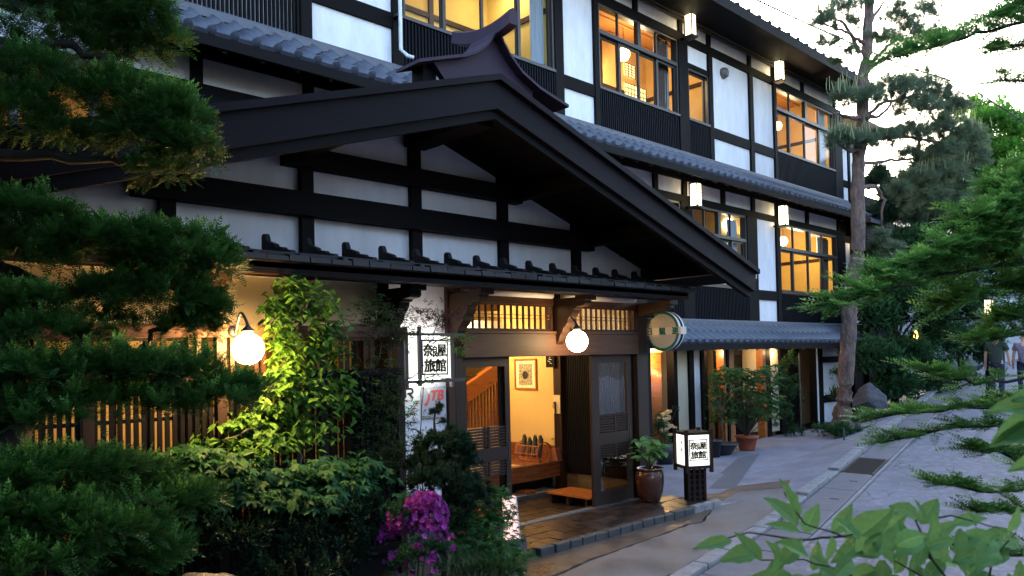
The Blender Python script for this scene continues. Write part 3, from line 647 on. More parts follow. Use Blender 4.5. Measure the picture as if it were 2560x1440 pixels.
for i in range(16):
    a = Vector((12.95 + rnd.random() * .4, 9.15 + rnd.random() * .15, .3 + rnd.random() * .45)); part('log', MB().bar(a, a + Vector((.28, rnd.uniform(-.1, .1), rnd.uniform(-.12, .12))), .06, .05), mat('split wood', (.5, .32, .14), .8) if i == 0 else bpy.data.materials['split wood'], fw1)
for x, y, e in ((13.0, 9.15, 9), (14.95, 9.3, 7), (16.4, 9.3, 6), (17.7, 9.0, 3), (18.6, 9.3, 5)): plight(x, y, 1.93, e, (1, .66, .3), .06, 'downlight')

# ------------------------------------------------------------------ tiled pent roofs
def tilemesh(L):
    mb = MB(); n = 10; w_ = .27; pts = []
    for i in range(n + 1):
        t = i / n
        z = -.030 * math.sin(min(1, t / .7) * math.pi) if t < .7 else .042 * math.sin((t - .7) / .3 * math.pi)
        pts.append((t * w_, z))
    v = []
    for yy, dz in ((0, 0), (L, 0)):
        for x, z in pts: v.append((x, yy, z + dz))
    for yy in (0, L):
        for x, z in pts: v.append((x, yy, z - .022))
    f = []; k = n + 1
    for i in range(n): f.append((i, i + 1, k + i + 1, k + i)); f.append((2 * k + i, 3 * k + i, 3 * k + i + 1, 2 * k + i + 1)); f.append((i, 2 * k + i, 2 * k + i + 1, i + 1))
    f.append((0, k, 3 * k, 2 * k)); f.append((n, 2 * k + n, 3 * k + n, k + n))
    mb.add(v, f); me = mb.mesh('roof_tile', M['tile']); fixn(me); me.polygons.foreach_set('use_smooth', [True] * len(me.polygons)); 
    return me
def eavetile(L):
    me = tilemesh(L); import bmesh
    b = bmesh.new(); b.from_mesh(me)
    m2 = MB()
    m2.lathe((.2295, -.012, .0), [(.02, 0), (.052, .006), (.052, .03)], 14, 'y')
    ar = [(.0, -.005)] + [(.19 * i / 8, -.075 - .0 - .028 * math.sin(math.pi * i / 8)) for i in range(9)] + [(.19, -.005)]
    m2.prism(ar, lambda x, z: (x, -.014, z), lambda x, z: (x, .012, z))
    t = m2.mesh('t', None); b.from_mesh(t); b.to_mesh(me); b.free(); me.name = 'eave_tile'; fixn(me); return me
TL, TE = tilemesh(.46), eavetile(.46)
def pent(x0, x1, zt, ze, ye, yt=YF, pl=inn):
    """two courses of pantiles from the wall (yt, zt) down to the eave (ye, ze), with ridge cover, fascia and soffit"""
    sl = math.atan2(zt - ze, yt - ye); Ls = math.hypot(zt - ze, yt - ye); ex = (Ls - .02) / 2; n = int((x1 - x0) / .265)
    for r in (0, 1):
        for i in range(n):
            d = r * ex; o = link('roof_tile', TL if r else TE, pl, (x0 + i * .265, ye + d * math.cos(sl), ze + d * math.sin(sl) + .02 * r + .012))
            o.rotation_euler = (sl + rnd.gauss(0, .006), rnd.gauss(0, .008), rnd.gauss(0, .004))
    part('ridge_cover', MB().tube([(x0, yt - .06, zt + .03), (x1, yt - .06, zt + .03)], .05, 10).box(x0, x1, yt - .12, yt, zt - .06, zt + .02), M['tileb'], pl, smooth=False)
    c, s_ = math.cos(sl), math.sin(sl)
    part('pent_deck', MB().prism([(ye + .02, ze - .05), (yt, zt - .10), (yt, zt - .17), (ye + .02, ze - .14)], lambda y, z: (x0, y, z), lambda y, z: (x1, y, z)), M['soffit'], pl)
    part('fascia', B(x0, x1, ye + .0, ye + .035, ze - .17, ze - .045), M['timber'], pl)
    g = MB(); x = x0 + .1
    while x < x1: g.bar((x, ye + .05, ze - .16), (x, yt, zt - .22), .05, .07); x += .455
    o = part('rafter', g, M['soffit'], pl); o['kind'] = 'stuff'
pent(2.3, 22.2, 6.13, 5.66, 8.40)
pent(12.5, 22.1, 2.60, 2.18, 8.42)
# --- main roof
part('roof', MB().prism([(8.1, 9.10), (8.1, 9.21), (13.5, 10.9), (13.5, 10.75), (9.2, 9.36)], lambda y, z: (.5, y, z), lambda y, z: (22.0, y, z)), M['shingle'], inn)
part('eave_soffit', B(.5, 22.0, 8.14, 9.1, 9.06, 9.1), M['timberh'], inn)
part('eave_moulding', B(.5, 22.0, 9.0, 9.07, 9.0, 9.058).box(.5, 22, 8.93, 8.98, 9.03, 9.058), M['soffit'], inn)
part('eave_fascia', B(.5, 22.02, 8.06, 8.1, 8.97, 9.2).box(.5, 22.0, 8.1, 8.2, 8.985, 9.058), M['timberh'], inn)
for i in range(47): x = .5 + i * .4545; part('shingle_batten', B(x, x + .05, 8.14, 8.6, 9.20, 9.245).box(x - .02, x + .07, 8.05, 8.14, 9.2, 9.25), M['shingle'], inn)
# lower wing continuing to the right
wing = thing('inn_wing', 'lower rear wing of the inn behind the pine trunk', 'building', (24, 9.4, 0))
for z0_, z1_ in ((2.7, 3.2), (3.4, 5.1), (6.2, 6.75), (6.95, 8.4)): plaster(22.25, 24.2, z0_, z1_, y=9.4, p=wing)
part('wall', B(22.1, 24.4, 9.5, 12, 0, 8.6).box(24.4, 32, 11.2, 11.5, 0, 7.6), M['timber'], wing)
for x in (22.1, 23.15, 24.2): post(x, x + .14, 0, 8.5, y=9.36, p=wing)
for z in (3.2, 5.1, 6.75, 8.4): beam(22.1, 24.35, z, z + .2, y=9.37, p=wing)
part('roof', MB().prism([(8.7, 8.5), (8.7, 8.6), (12, 9.6), (12, 9.4)], lambda y, z: (22.4, y, z), lambda y, z: (25.0, y, z)), M['shingle'], wing)
part('pent_roof', MB().prism([(8.5, 5.55), (8.5, 5.65), (9.4, 6.15), (9.4, 5.9)], lambda y, z: (22.2, y, z), lambda y, z: (25.6, y, z)), M['tile'], wing)
part('lit_wall', B(25.0, 27.0, 11.05, 11.15, 3.6, 6.6), M['ochre'], wing)
plight(26, 10.4, 6.0, 14)
plaster(24.4, 26, 2.7, 5.1, y=10.9, p=wing)
# vent hood, pipes
vh = thing('vent_hood', 'round grey vent hood on the white panel between the top floor windows', 'vent', (15.75, 9.05, 8.35))
part('hood', MB().lathe((15.75, 9.14, 8.33), [(.12, .0), (.125, -.05), (.10, -.11), (.05, -.13)], 18, 'y'), mat('grey brown metal', (.10, .085, .085), .5), vh, smooth=True)
dp = thing('rain_pipe', 'white vertical rain pipe beside the large upstairs window', 'pipe', (6.6, 9.0, 6.2))
part('pipe', MB().tube([(6.62, 9.03, 8.5), (6.62, 9.03, 7.9), (6.60, 8.98, 7.4), (6.60, 8.98, 6.42), (6.66, 8.9, 6.32), (6.74, 8.86, 6.3)], .028, 8), M['pipe'], dp, smooth=True); part('pipe_bracket', B(6.54, 6.68, 8.98, 9.09, 6.9, 6.93).box(6.54, 6.68, 8.98, 9.09, 8.3, 8.33), M['black'], dp)

# ------------------------------------------------------------------ bracket lanterns on the facade
def lantern(x, y, z, label, s=1.0):
    t = thing('wall_lantern', label, 'lantern', (x, y, z), group='box lanterns on the inn facade'); w_, h = .082 * s, .225 * s
    part('paper_box', B(x - w_, x + w_, y - w_, y + w_, z - h, z + h), M['lantern'], t)
    g = MB()
    for a in (-1, 1):
        for b in (-1, 1): g.box(x + a * w_ - .012, x + a * w_ + .012, y + b * w_ - .012, y + b * w_ + .012, z - h - .01, z + h + .01)
    for a in (-.35, .35): g.box(x + a * w_ * 1 - .004, x + a * w_ + .004, y - w_ - .006, y + w_ + .006, z - h, z + h); g.box(x - w_ - .006, x + w_ + .006, y + a * w_ - .004, y + a * w_ + .004, z - h, z + h)
    g.box(x - w_ - .006, x + w_ + .006, y - w_ - .007, y + w_ + .007, z + .04, z + .052)
    part('frame', g, M['black'], t); part('cap', B(x - w_ - .02, x + w_ + .02, y - w_ - .02, y + w_ + .02, z + h + .008, z + h + .035), M['timber'], t)
    part('base', B(x - w_ - .03, x + w_ + .03, y - w_ - .03, y + w_ + .03, z - h - .05, z - h - .01), M['weather'], t); part('bracket', B(x - .03, x + .03, y + w_, YF + .02 if y < 9.2 else y + .3, z - h - .03, z - h + .01), M['timber'], t)
lantern(14.02, 8.86, 8.86, 'box lantern lit under the main eave above the small narrow window')
lantern(17.94, 8.86, 8.84, 'box lantern lit under the main eave at the corner of the farther top window')
lantern(14.05, 8.86, 5.27, 'box lantern lit under the tiled pent roof just right of the gable slope')
lantern(17.93, 8.86, 5.27, 'box lantern lit under the tiled pent roof at the right middle floor window')
lantern(23.1, 9.1, 5.15, 'box lantern partly hidden behind the pine trunk', .9)
lantern(25.6, 10.6, 5.7, 'farthest box lantern glowing on the dark rear wing', .9)
# ------------------------------------------------------------------ entrance porch
XC, YW = 4.82, 6.36                                   # ridge line and wall plane
por = thing('entrance_porch', 'wide gabled entrance porch of black timber with a curled ridge end and open sliding doors', 'porch', (XC, YW, 0))
def pb(name, x0, x1, y0, y1, z0, z1, m='timberh', **k): return part(name, B(x0, x1, y0, y1, z0, z1), M[m], por, **k)
RS = .322; ZA = 4.515                                   # roof slope and apex height
def rz_(x, d=0): return ZA - RS * abs(x - XC) + d
# gable wall: plaster cells cut by the rake
def cell(x0, x1, z0, z1):
    xs_ = sorted({x0, x1} | ({XC} if x0 < XC < x1 else set())); n = 10
    xs_ = [x0 + (x1 - x0) * i / n for i in range(n + 1)]; top = [(x, min(z1, rz_(x, -.13))) for x in xs_]
    if max(t[1] for t in top) < z0 + .02: return
    top = [(x, max(z, z0 + .001)) for x, z in top]
    poly = [(x0, z0), (x1, z0)] + top[::-1]
    part('plaster_panel', MB().prism(poly, lambda x, z: (x, YW + .04, z), lambda x, z: (x, YW + .12, z)), M['white'], por)
PX = [2.33, 3.575, 4.82, 6.06, 7.32]
cols = [.95] + PX + [8.72]
bands = [(2.70, 3.28), (3.49, 3.72), (3.90, 4.4)]
for i in range(len(cols) - 1):
    a = cols[i] + (.06 if i else 0); b = cols[i + 1] - (.06 if i < len(cols) - 2 else 0)
    for z0, z1 in bands:
        if z0 == 2.70 or (abs((a + b) / 2 - XC) < 2.9 and z0 == 3.49) or abs((a + b) / 2 - XC) < 1.5: cell(a, b, z0, z1)
    if abs((a + b) / 2 - XC) > 2.9: cell(a, b, 3.28, 3.9)
    if 1.5 < abs((a + b) / 2 - XC) < 2.9: cell(a, b, 3.72, 4.4)
for x in PX:
    part('post', MB().prism([(x - .062, 2.7), (x + .062, 2.7), (x + .062, rz_(x + .062, -.13)), (x - .062, rz_(x - .062, -.13))], lambda x, z: (x, YW - .03, z), lambda x, z: (x, YW + .1, z)), M['timber'], por)
pb('tie_beam', XC - 2.76, XC + 2.76, YW - .09, YW + .1, 3.275, 3.49)
pb('tie_beam', XC - 1.48, XC + 1.48, YW - .09, YW + .1, 3.72, 3.90)
part('purlin_end', B(XC - .13, XC + .13, 5.3, YW, 4.12, 4.32), M['timber'], por)
for s_ in (-1, 1):
    for dx in (1.42, 2.72, 3.9): zz = rz_(XC + s_ * dx, -.14); pb('purlin_end', XC + s_ * dx - .07, XC + s_ * dx + .07, 5.2, YW, zz - .17, zz - .02)
# roof slabs: sheet metal on top, dark boards beneath
HW = 4.63
for s_ in (-1, 1):
    e = XC + s_ * HW
    part('roof', MB().prism([(XC, ZA - .03), (e, rz_(e, -.03)), (e, rz_(e, -.0)), (XC, ZA)], lambda x, z: (x, 5.06, z), lambda x, z: (x, 9.0, z)), M['copper'], por)
    part('roof_boards', MB().prism([(XC, ZA - .13), (e, rz_(e, -.13)), (e, rz_(e, -.033)), (XC, ZA - .033)], lambda x, z: (x, 5.16, z), lambda x, z: (x, 9.0, z)), M['timberh'], por)
    for k in range(14):                                  # standing seams running down the slope
        y = 5.35 + k * .27; part('roof_seam', MB().bar((XC + s_ * .1, y, rz_(XC + .1, .012)), (e, y, rz_(e, .012)), .025, .03), M['copper'], por)
    g = MB()                                             # rafters under the verge
    o = part('bargeboard', MB().prism([(XC, ZA - .015), (e + s_ * .03, rz_(e, -.02)), (e + s_ * .0, rz_(e, -.27)), (XC, ZA - .29)], lambda x, z: (x, 5.09, z), lambda x, z: (x, 5.16, z)), M['copper'], por)
    part('bargeboard', MB().prism([(XC, ZA - .27), (e - s_ * .04, rz_(e, -.25)), (e - s_ * .07, rz_(e, -.345)), (XC, ZA - .375)], lambda x, z: (x, 5.135, z), lambda x, z: (x, 5.20, z)), M['timberh'], por)
    part('verge_cap', MB().prism([(XC, ZA - .035), (e + s_ * .05, rz_(e, -.04)), (e + s_ * .05, rz_(e, .02)), (XC, ZA + .022)], lambda x, z: (x, 5.04, z), lambda x, z: (x, 5.24, z)), M['copper'], por)
    part('eave_gutter', MB().tube([(e + s_ * .02, 5.15, rz_(e, -.06)), (e + s_ * .02, 9.0, rz_(e, -.06))], .05, 8), M['copper'], por)
part('eave_cap', B(XC + HW - .02, XC + HW + .11, 5.12, 5.3, 2.93, 3.03), mat('pinkish metal cap', (.3, .22, .24), .5), por)
# curled ridge end: a small concave gable of sheet metal with a rising ridge beam
yo = 5.09
L_ = [(3.904, 4.442), (4.173, 4.536), (4.438, 4.626), (4.537, 4.674), (4.638, 4.746), (4.722, 4.829), (4.785, 4.92)]
R_ = [(4.848, 4.92), (4.90, 4.85), (4.971, 4.764), (5.12, 4.645), (5.354, 4.548), (5.60, 4.49), (5.766, 4.455)]
top = L_ + R_
face = [(4.30, 4.34), (4.13, 4.515)] + [p for p in top if 4.16 <= p[0] <= 5.4] + [(5.33, 4.46), (5.26, 4.34)]
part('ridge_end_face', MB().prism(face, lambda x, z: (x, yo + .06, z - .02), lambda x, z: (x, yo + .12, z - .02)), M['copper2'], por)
mb = MB(); n = len(top)
for y in (yo - .03, yo + .30):
    mb.v += [(x, y, z) for x, z in top] + [(x, y, z - .028) for x, z in top]
for i in range(n - 1):
    mb.f += [(i, i + 1, 2 * n + i + 1, 2 * n + i), (n + i, 3 * n + i, 3 * n + i + 1, n + i + 1), (i, n + i, n + i + 1, i + 1), (2 * n + i, 2 * n + i + 1, 3 * n + i + 1, 3 * n + i)]
mb.f += [(0, 2 * n, 3 * n, n), (n - 1, 2 * n - 1, 4 * n - 1, 3 * n - 1)]
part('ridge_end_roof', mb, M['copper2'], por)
part('ridge_end_strut', B(4.06, 4.2, yo + .12, yo + .28, 4.25, 4.50), M['timber'], por)
mb = MB(); prev = None
for t in [i / 10 for i in range(11)]:
    y = 4.87 + .80 * t; zc = 4.845 + .075 * (1 - t) ** 1.5 - .0 * t; wd = .05; h = .135 + .015 * (1 - t); k = len(mb.v); zc += .12 * t * t
    zc = 4.93 - .02 * t + .075 * (1 - (1 - 2 * t) ** 2) * -1 + .085 * t
    xb_ = 4.825
    mb.v += [(xb_ - wd, y, zc), (xb_ + wd, y, zc), (xb_ + wd, y, zc + h * .8), (xb_, y, zc + h), (xb_ - wd, y, zc + h * .8)]
    if prev is not None:
        for j in range(5): mb.f.append((prev + j, prev + (j + 1) % 5, k + (j + 1) % 5, k + j))
    else: mb.f.append((0, 1, 2, 3, 4))
    prev = k
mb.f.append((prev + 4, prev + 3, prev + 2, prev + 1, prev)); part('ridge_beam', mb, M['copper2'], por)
part('main_ridge', MB().prism([(XC - .16, 4.48), (XC - .1, 4.62), (XC + .1, 4.62), (XC + .16, 4.48)], lambda x, z: (x, 5.8, z), lambda x, z: (x, 9.0, z)), M['copper'], por)
# small pent roof over the doors
pb('pent_deck', .9, 8.72, 5.64, YW, 2.80, 2.83, 'shingle')
part('pent_slope', MB().prism([(5.60, 2.75), (YW, 2.93), (YW, 2.86), (5.60, 2.69)], lambda y, z: (.9, y, z), lambda y, z: (8.62, y, z)), M['shingle'], por)
part('pent_fascia', B(.85, 8.66, 5.60, 5.64, 2.645, 2.735), M['timberh'], por)
part('pent_soffit', MB().prism([(5.64, 2.66), (YW, 2.74), (YW, 2.72), (5.64, 2.64)], lambda y, z: (.9, y, z), lambda y, z: (8.6, y, z)), M['brown'], por)
x = .9
while x < 8.6:
    wd = rnd.uniform(.16, .24); part('shingle', MB().prism([(5.55 + rnd.uniform(-.012, .008), 2.745), (5.95, 2.83), (5.95, 2.865), (5.55, 2.79 + rnd.uniform(-.008, .012))], lambda y, z: (x, y, z), lambda y, z: (x + wd - .012, y, z)), M['shingle'], por); x += wd
for i in range(19):
    x = 1.10 + i * .398 + rnd.uniform(-.012, .012)
    pr = [(6.22, 2.89), (6.22, 3.03), (6.20, 3.05), (6.165, 3.05), (6.15, 3.02), (6.135, 2.985), (6.00, 2.945), (5.98, 2.92), (5.86, 2.90), (5.84, 2.88), (5.72, 2.86), (5.70, 2.83), (5.56, 2.81), (5.55, 2.76), (5.8, 2.78)]
    part('roof_rib', MB().prism(pr, lambda y, z: (x - .027, y, z), lambda y, z: (x + .027, y, z)), M['shingle'], por, bevel=.008)
# carved bracket arms
BR = [(6.34, 2.64), (5.86, 2.64), (5.84, 2.56), (5.87, 2.535), (5.98, 2.525), (5.985, 2.505), (6.03, 2.50), (6.04, 2.46), (6.07, 2.42), (6.11, 2.39), (6.12, 2.345), (6.15, 2.31), (6.19, 2.28), (6.20, 2.24), (6.24, 2.20), (6.27, 2.13), (6.34, 2.06)]
for x, mm in ((1.0, 'timber'), (2.52, 'brownv'), (4.42, 'timber'), (5.29, 'brownv'), (6.92, 'brownv'), (8.6, 'brownv')):
    part('bracket_arm', MB().prism(BR if x < 8.5 else BR[:5] + [(6.1, 2.5), (6.34, 2.46)], lambda y, z: (x - .065, y, z), lambda y, z: (x + .065, y, z)), M[mm], por, bevel=.01)
    pb('bearing_block', x - .09, x + .09, 5.80, 5.97, 2.60, 2.66, mm)
pb('eave_purlin', .9, 8.66, 5.82, 5.93, 2.655, 2.74, 'timberh')
# wall plane, left to right
for x, w_, mm in ((.95, .14, 'timber'), (2.45, .14, 'timber'), (4.36, .10, 'timber'), (5.20, .09, 'brownv'), (5.29, .10, 'doorw'), (6.86, .13, 'brownv'), (8.50, .24, 'doorw')):
    z0 = 2.24 if x == 6.86 else -.1
    pb('post', x, x + w_, YW - .02, YW + .13, z0, 2.74, mm, bevel=.006)
pb('plaster_panel', 1.09, 2.45, YW + .05, YW + .12, 2.26, 2.72, 'cream'); pb('plaster_panel', 2.59, 4.36, YW + .05, YW + .12, 2.26, 2.72, 'cream'); pb('window_head', 1.09, 4.36, YW + .0, YW + .12, 2.14, 2.26, 'brown'); pb('back_partition', 1.0, 5.14, 8.4, 8.46, .3, 3.0, 'ochre')
for x in [1.2 + .24 * k for k in range(13)]: pb('window_bar', x, x + .03, YW + .05, YW + .09, .6, 2.14, 'timber', norm=False)
for z in (1.0, 1.5): pb('window_bar', 1.09, 4.36, YW + .06, YW + .085, z, z + .03, 'timber')
pb('plaster_panel', 4.46, 5.20, YW + .03, YW + .11, .40, 2.72, 'white'); pb('footing', 4.4, 5.3, YW - .0, YW + .12, -.1, .40, 'stone'); pb('footing', .95, 4.4, YW + .03, YW + .12, -.1, .6, 'timber')
pb('lintel', 5.39, 8.50, YW - .05, YW + .11, 1.955, 2.22, 'brown', bevel=.006); pb('lintel_cap', 5.39, 8.50, YW - .065, YW + .11, 2.222, 2.25, 'brown')
pb('head_rail', 5.39, 6.86, YW - .02, YW + .08, 2.565, 2.64, 'brown'); pb('head_rail', 6.99, 8.50, YW - .02, YW + .08, 2.565, 2.64, 'brown')
part('rolled_blind', MB().tube([(5.42, YW - .01, 2.685), (6.84, YW - .01, 2.685)], .042, 12), M['white'], por, smooth=True); part('rolled_blind', MB().tube([(7.02, YW - .01, 2.685), (8.48, YW - .01, 2.685)], .042, 12), M['white'], por, smooth=True)
for xa, xb, n in ((5.39, 6.86, 15), (6.99, 8.50, 15)):
    fr = part('transom_window', B(xa, xb, YW, YW + .05, 2.25, 2.28).box(xa, xb, YW, YW + .05, 2.545, 2.565).box(xa, xa + .03, YW, YW + .05, 2.28, 2.545).box(xb - .03, xb, YW, YW + .05, 2.28, 2.545), M['brown'], por)
    for i in range(1, n): x = xa + (xb - xa) * i / n; sub('lattice_bar', B(x - .009, x + .009, YW + .005, YW + .03, 2.28, 2.545), M['brownv'], fr)
    for z in (2.395, 2.435): sub('lattice_rail', B(xa + .03, xb - .03, YW + .03, YW + .042, z, z + .009), M['orange'], fr)
    sub('pane', MB().quad((xa, YW + .046, 2.28), (xb, YW + .046, 2.28), (xb, YW + .046, 2.545), (xa, YW + .046, 2.545)), M['glass2'], fr)
def door(x0, x1, y, sw0, sw1, label):
    d = part('sliding_door', B(x0, x0 + sw0, y, y + .035, .02, 1.955).box(x1 - sw1, x1, y, y + .035, .02, 1.955).box(x0 + sw0, x1 - sw1, y, y + .035, 1.85, 1.955).box(x0 + sw0, x1 - sw1, y, y + .035, .02, .195)
             .box(x0 + sw0, x1 - sw1, y, y + .035, .80, .94), M['doorw'], por, norm=False); d['label'] = label
    a, b = x0 + sw0, x1 - sw1
    for z in [.62 + i * .032 for i in range(6)] + [.955 + i * .033 for i in range(7)]: sub('louvre_slat', B(a, b, y + .006, y + .026, z, z + .019), M['doorw'], d)
    sub('louvre_stile', B((a + b) / 2 + .02, (a + b) / 2 + .05, y + .002, y + .03, .61, .80), M['doorw'], d); sub('louvre_stile', B((a + b) / 2 + .02, (a + b) / 2 + .05, y + .002, y + .03, .94, 1.18), M['doorw'], d)
    for z0, z1 in ((1.18, 1.85), (.195, .61)): sub('pane', MB().quad((a, y + .018, z0), (b, y + .018, z0), (b, y + .018, z1), (a, y + .018, z1)), M['glass2'], d)
    sub('pull', B(x1 - sw1 * .55 if sw1 < sw0 else x0 + sw0 * .4, (x1 - sw1 * .55 if sw1 < sw0 else x0 + sw0 * .4) + .02, y - .004, y, .78, .98), M['black'], d)
door(5.39, 6.14, YW + .03, .10, .075, 'left sliding door leaf'); door(7.585, 8.42, YW + .03, .15, .10, 'right sliding door leaf')
door(7.66, 8.5, YW + .075, .10, .10, 'second leaf slid behind the right one')
door(5.39, 6.10, YW + .075, .10, .075, 'second leaf slid behind the left one')
# side walls of the porch
pb('side_wall', 8.80, 8.90, YW + .13, 9.0, -.1, 3.2, 'cream'); pb('side_wall', 8.74, 8.80, 6.48, 7.9, .19, 2.2, 'batten')
pb('side_wall', 8.901, 8.95, YW + .1, 9.05, -.1, 3.25, 'batten'); pb('side_wall', .9, 1.0, YW, 9.0, -.1, 3.2, 'cream')
for i in range(40): pb('wall_rib', 8.722, 8.742, 6.5 + i * .035, 6.518 + i * .035, .19, 2.15, 'batten', norm=False)
for j in range(3):
    for i in range(7): part('wainscot_tile', B(8.755, 8.785, 6.50 + i * .2, 6.696 + i * .2, -.06 + j * .083, .019 + j * .083), mat('olive tile', (.13, .10, .06), .4, noise=(10, .3)) if (i == 0 and j == 0) else bpy.data.materials['olive tile'], por)
# interior
pb('interior_post', 8.66, 8.80, 7.9, 8.05, -.1, 2.8, 'brownv'); pb('skirting', 8.765, 8.80, 8.05, 11.4, .36, .57, 'floorw')
pb('interior_floor', 1.0, 8.80, 8.0, 11.6, .27, .36, 'floorw'); pb('step_front', 5.0, 8.70, 7.95, 8.0, .14, .365, 'floorw'); pb('step_back', 5.0, 8.7, 8.15, 8.2, -.1, .3, 'black')
pb('back_wall', 1.0, 8.8, 11.5, 11.6, .3, 3.2, 'ochre'); pb('interior_wall', 8.775, 8.80, 8.05, 11.5, .57, 3.0, 'ochre')
pb('interior_ceiling', 1.0, 8.8, YW + .13, 11.6, 2.95, 3.0, 'brown'); pb('entrance_ceiling_beam', 1.0, 8.7, 7.6, 7.75, 2.72, 2.95, 'brown'); pb('entrance_ceiling_beam', 1.0, 8.7, 9.3, 9.45, 2.72, 2.95, 'brown')
pb('partition', 5.14, 5.24, YW + .14, 8.6, -.1, 3.0, 'ochre')
qa, qb = atY(1140, 1000, 9.25), atY(1275, 905, 9.25)
part('stair_beam', MB().bar(qa, qb, .12, .26), M['orange'], por)
for i in range(26): x = 6.9 + i * .07; pb('wood_screen', x, x + .03, 9.30, 9.33, .36, 1.62, 'orange', norm=False)
pb('wood_screen_rail', 6.8, 8.72, 9.28, 9.34, 1.62, 1.68, 'brown')
plight(7.75, 9.1, 2.45, 30, (1, .66, .27), .15, 'hall_light'); plight(6.6, 9.2, 2.5, 13, (1, .62, .22), .12, 'inner_hall_light'); plight(6.0, 8.9, 1.0, 10, (1, .6, .3), .06, 'low_hall_light'); plight(6.6, 7.2, 2.62, 8, (1, .62, .28), .1, 'vestibule_light'); plight(2.6, 7.6, 1.7, 6, (1, .62, .26), .15, 'left_room_light')
hl = thing('hall_lantern', 'square lit paper lantern seen through the transom lattice above the doors', 'lantern', (6.95, 8.9, 2.5)); part('paper_box', B(6.85, 7.07, 8.8, 9.0, 2.42, 2.72), M['lantern'], hl)
part('frame', B(6.83, 7.09, 8.78, 9.02, 2.72, 2.74).box(6.83, 7.09, 8.785, 8.80, 2.56, 2.57).box(6.955, 6.965, 8.785, 8.8, 2.42, 2.72).box(6.83, 7.09, 8.78, 9.02, 2.4, 2.42), M['orange'], hl)
rc = thing('red_noren', 'red cloth hanging behind the left end of the transom lattice', 'cloth', (6.5, 8.4, 2.5)); part('cloth', B(5.9, 6.55, 8.6, 8.62, 2.38, 2.9), mat('red cloth', (.45, .04, .02), .8), rc)
# left lattice front between the camera side garden and the porch wall
fe = thing('lattice_fence', 'dark timber lattice front with a heavy top rail before the left wall of the porch', 'fence', (1, 5.6, 0))
for z0, z1, x1, d in ((2.145, 2.24, 4.13, .10), (1.815, 1.875, 4.08, .07), (1.0, 1.06, 4.08, .05), (.28, .36, 4.08, .07)): part('rail', B(.6, x1, 5.6, 5.6 + d, z0, z1), M['brown' if z0 > 2 else 'timberh'], fe, bevel=.004)
for x in (.6, 1.5, 2.4, 3.25, 4.02): part('post', B(x, x + .07, 5.605, 5.67, .0, 2.145), M['doorw'], fe)
x = .68
while x < 4.0:
    part('slat', B(x, x + .03, 5.625, 5.645, .3, 1.82), M['timber'], fe, norm=False); x += .052
x = .7; k = 0
while x < 4.0:
    part('short_slat', B(x, x + .032, 5.625, 5.65, 1.87, 2.147), M['brownv'], fe, norm=False); x += (.06 if k % 2 == 0 else .19); k += 1
part('end_board', B(3.55, 4.06, 5.66, 5.68, .1, 1.82), M['batten'], fe)
part('return_board', B(4.06, 4.08, 5.66, 6.34, .1, 2.14), M['batten'], fe)

# ------------------------------------------------------------------ globe lamps
def globe_lamp(gx, gy, gz_, mx, my, mz, r, label, gm='globe'):
    t = thing('globe_lamp', label, 'wall lamp', (gx, gy, gz_), group='white globe lamps on curved iron arms')
    part('globe', MB().lathe((gx, gy, gz_), [(r * math.sin(a), -r * math.cos(a)) for a in [.12 + (math.pi - .35) * i / 12 for i in range(13)]], 20), M[gm], t, smooth=True)
    part('cap', MB().lathe((gx, gy, gz_), [(r * .36, r * .96), (r * .36, r * 1.1), (r * .42, r * 1.12), (r * .40, r * 1.2), (r * .15, r * 1.45), (r * .08, r * 1.6)], 16), M['black'], t, smooth=True)
    a = Vector((mx, my, mz)); top_ = Vector((gx, gy, gz_ + r * 1.55)); pts = []
    d = top_ - a
    for i in range(13):
        u = i / 12; p = a.lerp(top_, u); p.z += .11 * math.sin(u * math.pi) * (1 if u > .3 else u / .3) + (-.05 * math.sin(u * math.pi * 2) if u < .5 else 0); pts.append(p)
    part('arm', MB().tube(pts, .011, 7), M['black'], t, smooth=True)
    part('wall_plate', MB().lathe((mx, my, mz), [(.045, .03), (.045, .0), (.035, -.02), (.02, -.03)], 16, 'y'), M['black'], t, smooth=True)
    plight(gx, gy - r * 1.3, gz_ , 0.01)
ga = atY(620, 872, 5.36); gm_ = atY(583, 829, 5.60)
globe_lamp(ga.x, ga.y, ga.z, gm_.x, gm_.y, gm_.z, .114, 'glowing globe lamp over the climbing plant at the timber lattice', 'globe2')
globe_lamp(6.86, 5.98, 2.12, 6.92, 6.33, 2.33, .128, 'glowing globe lamp over the entrance doors')

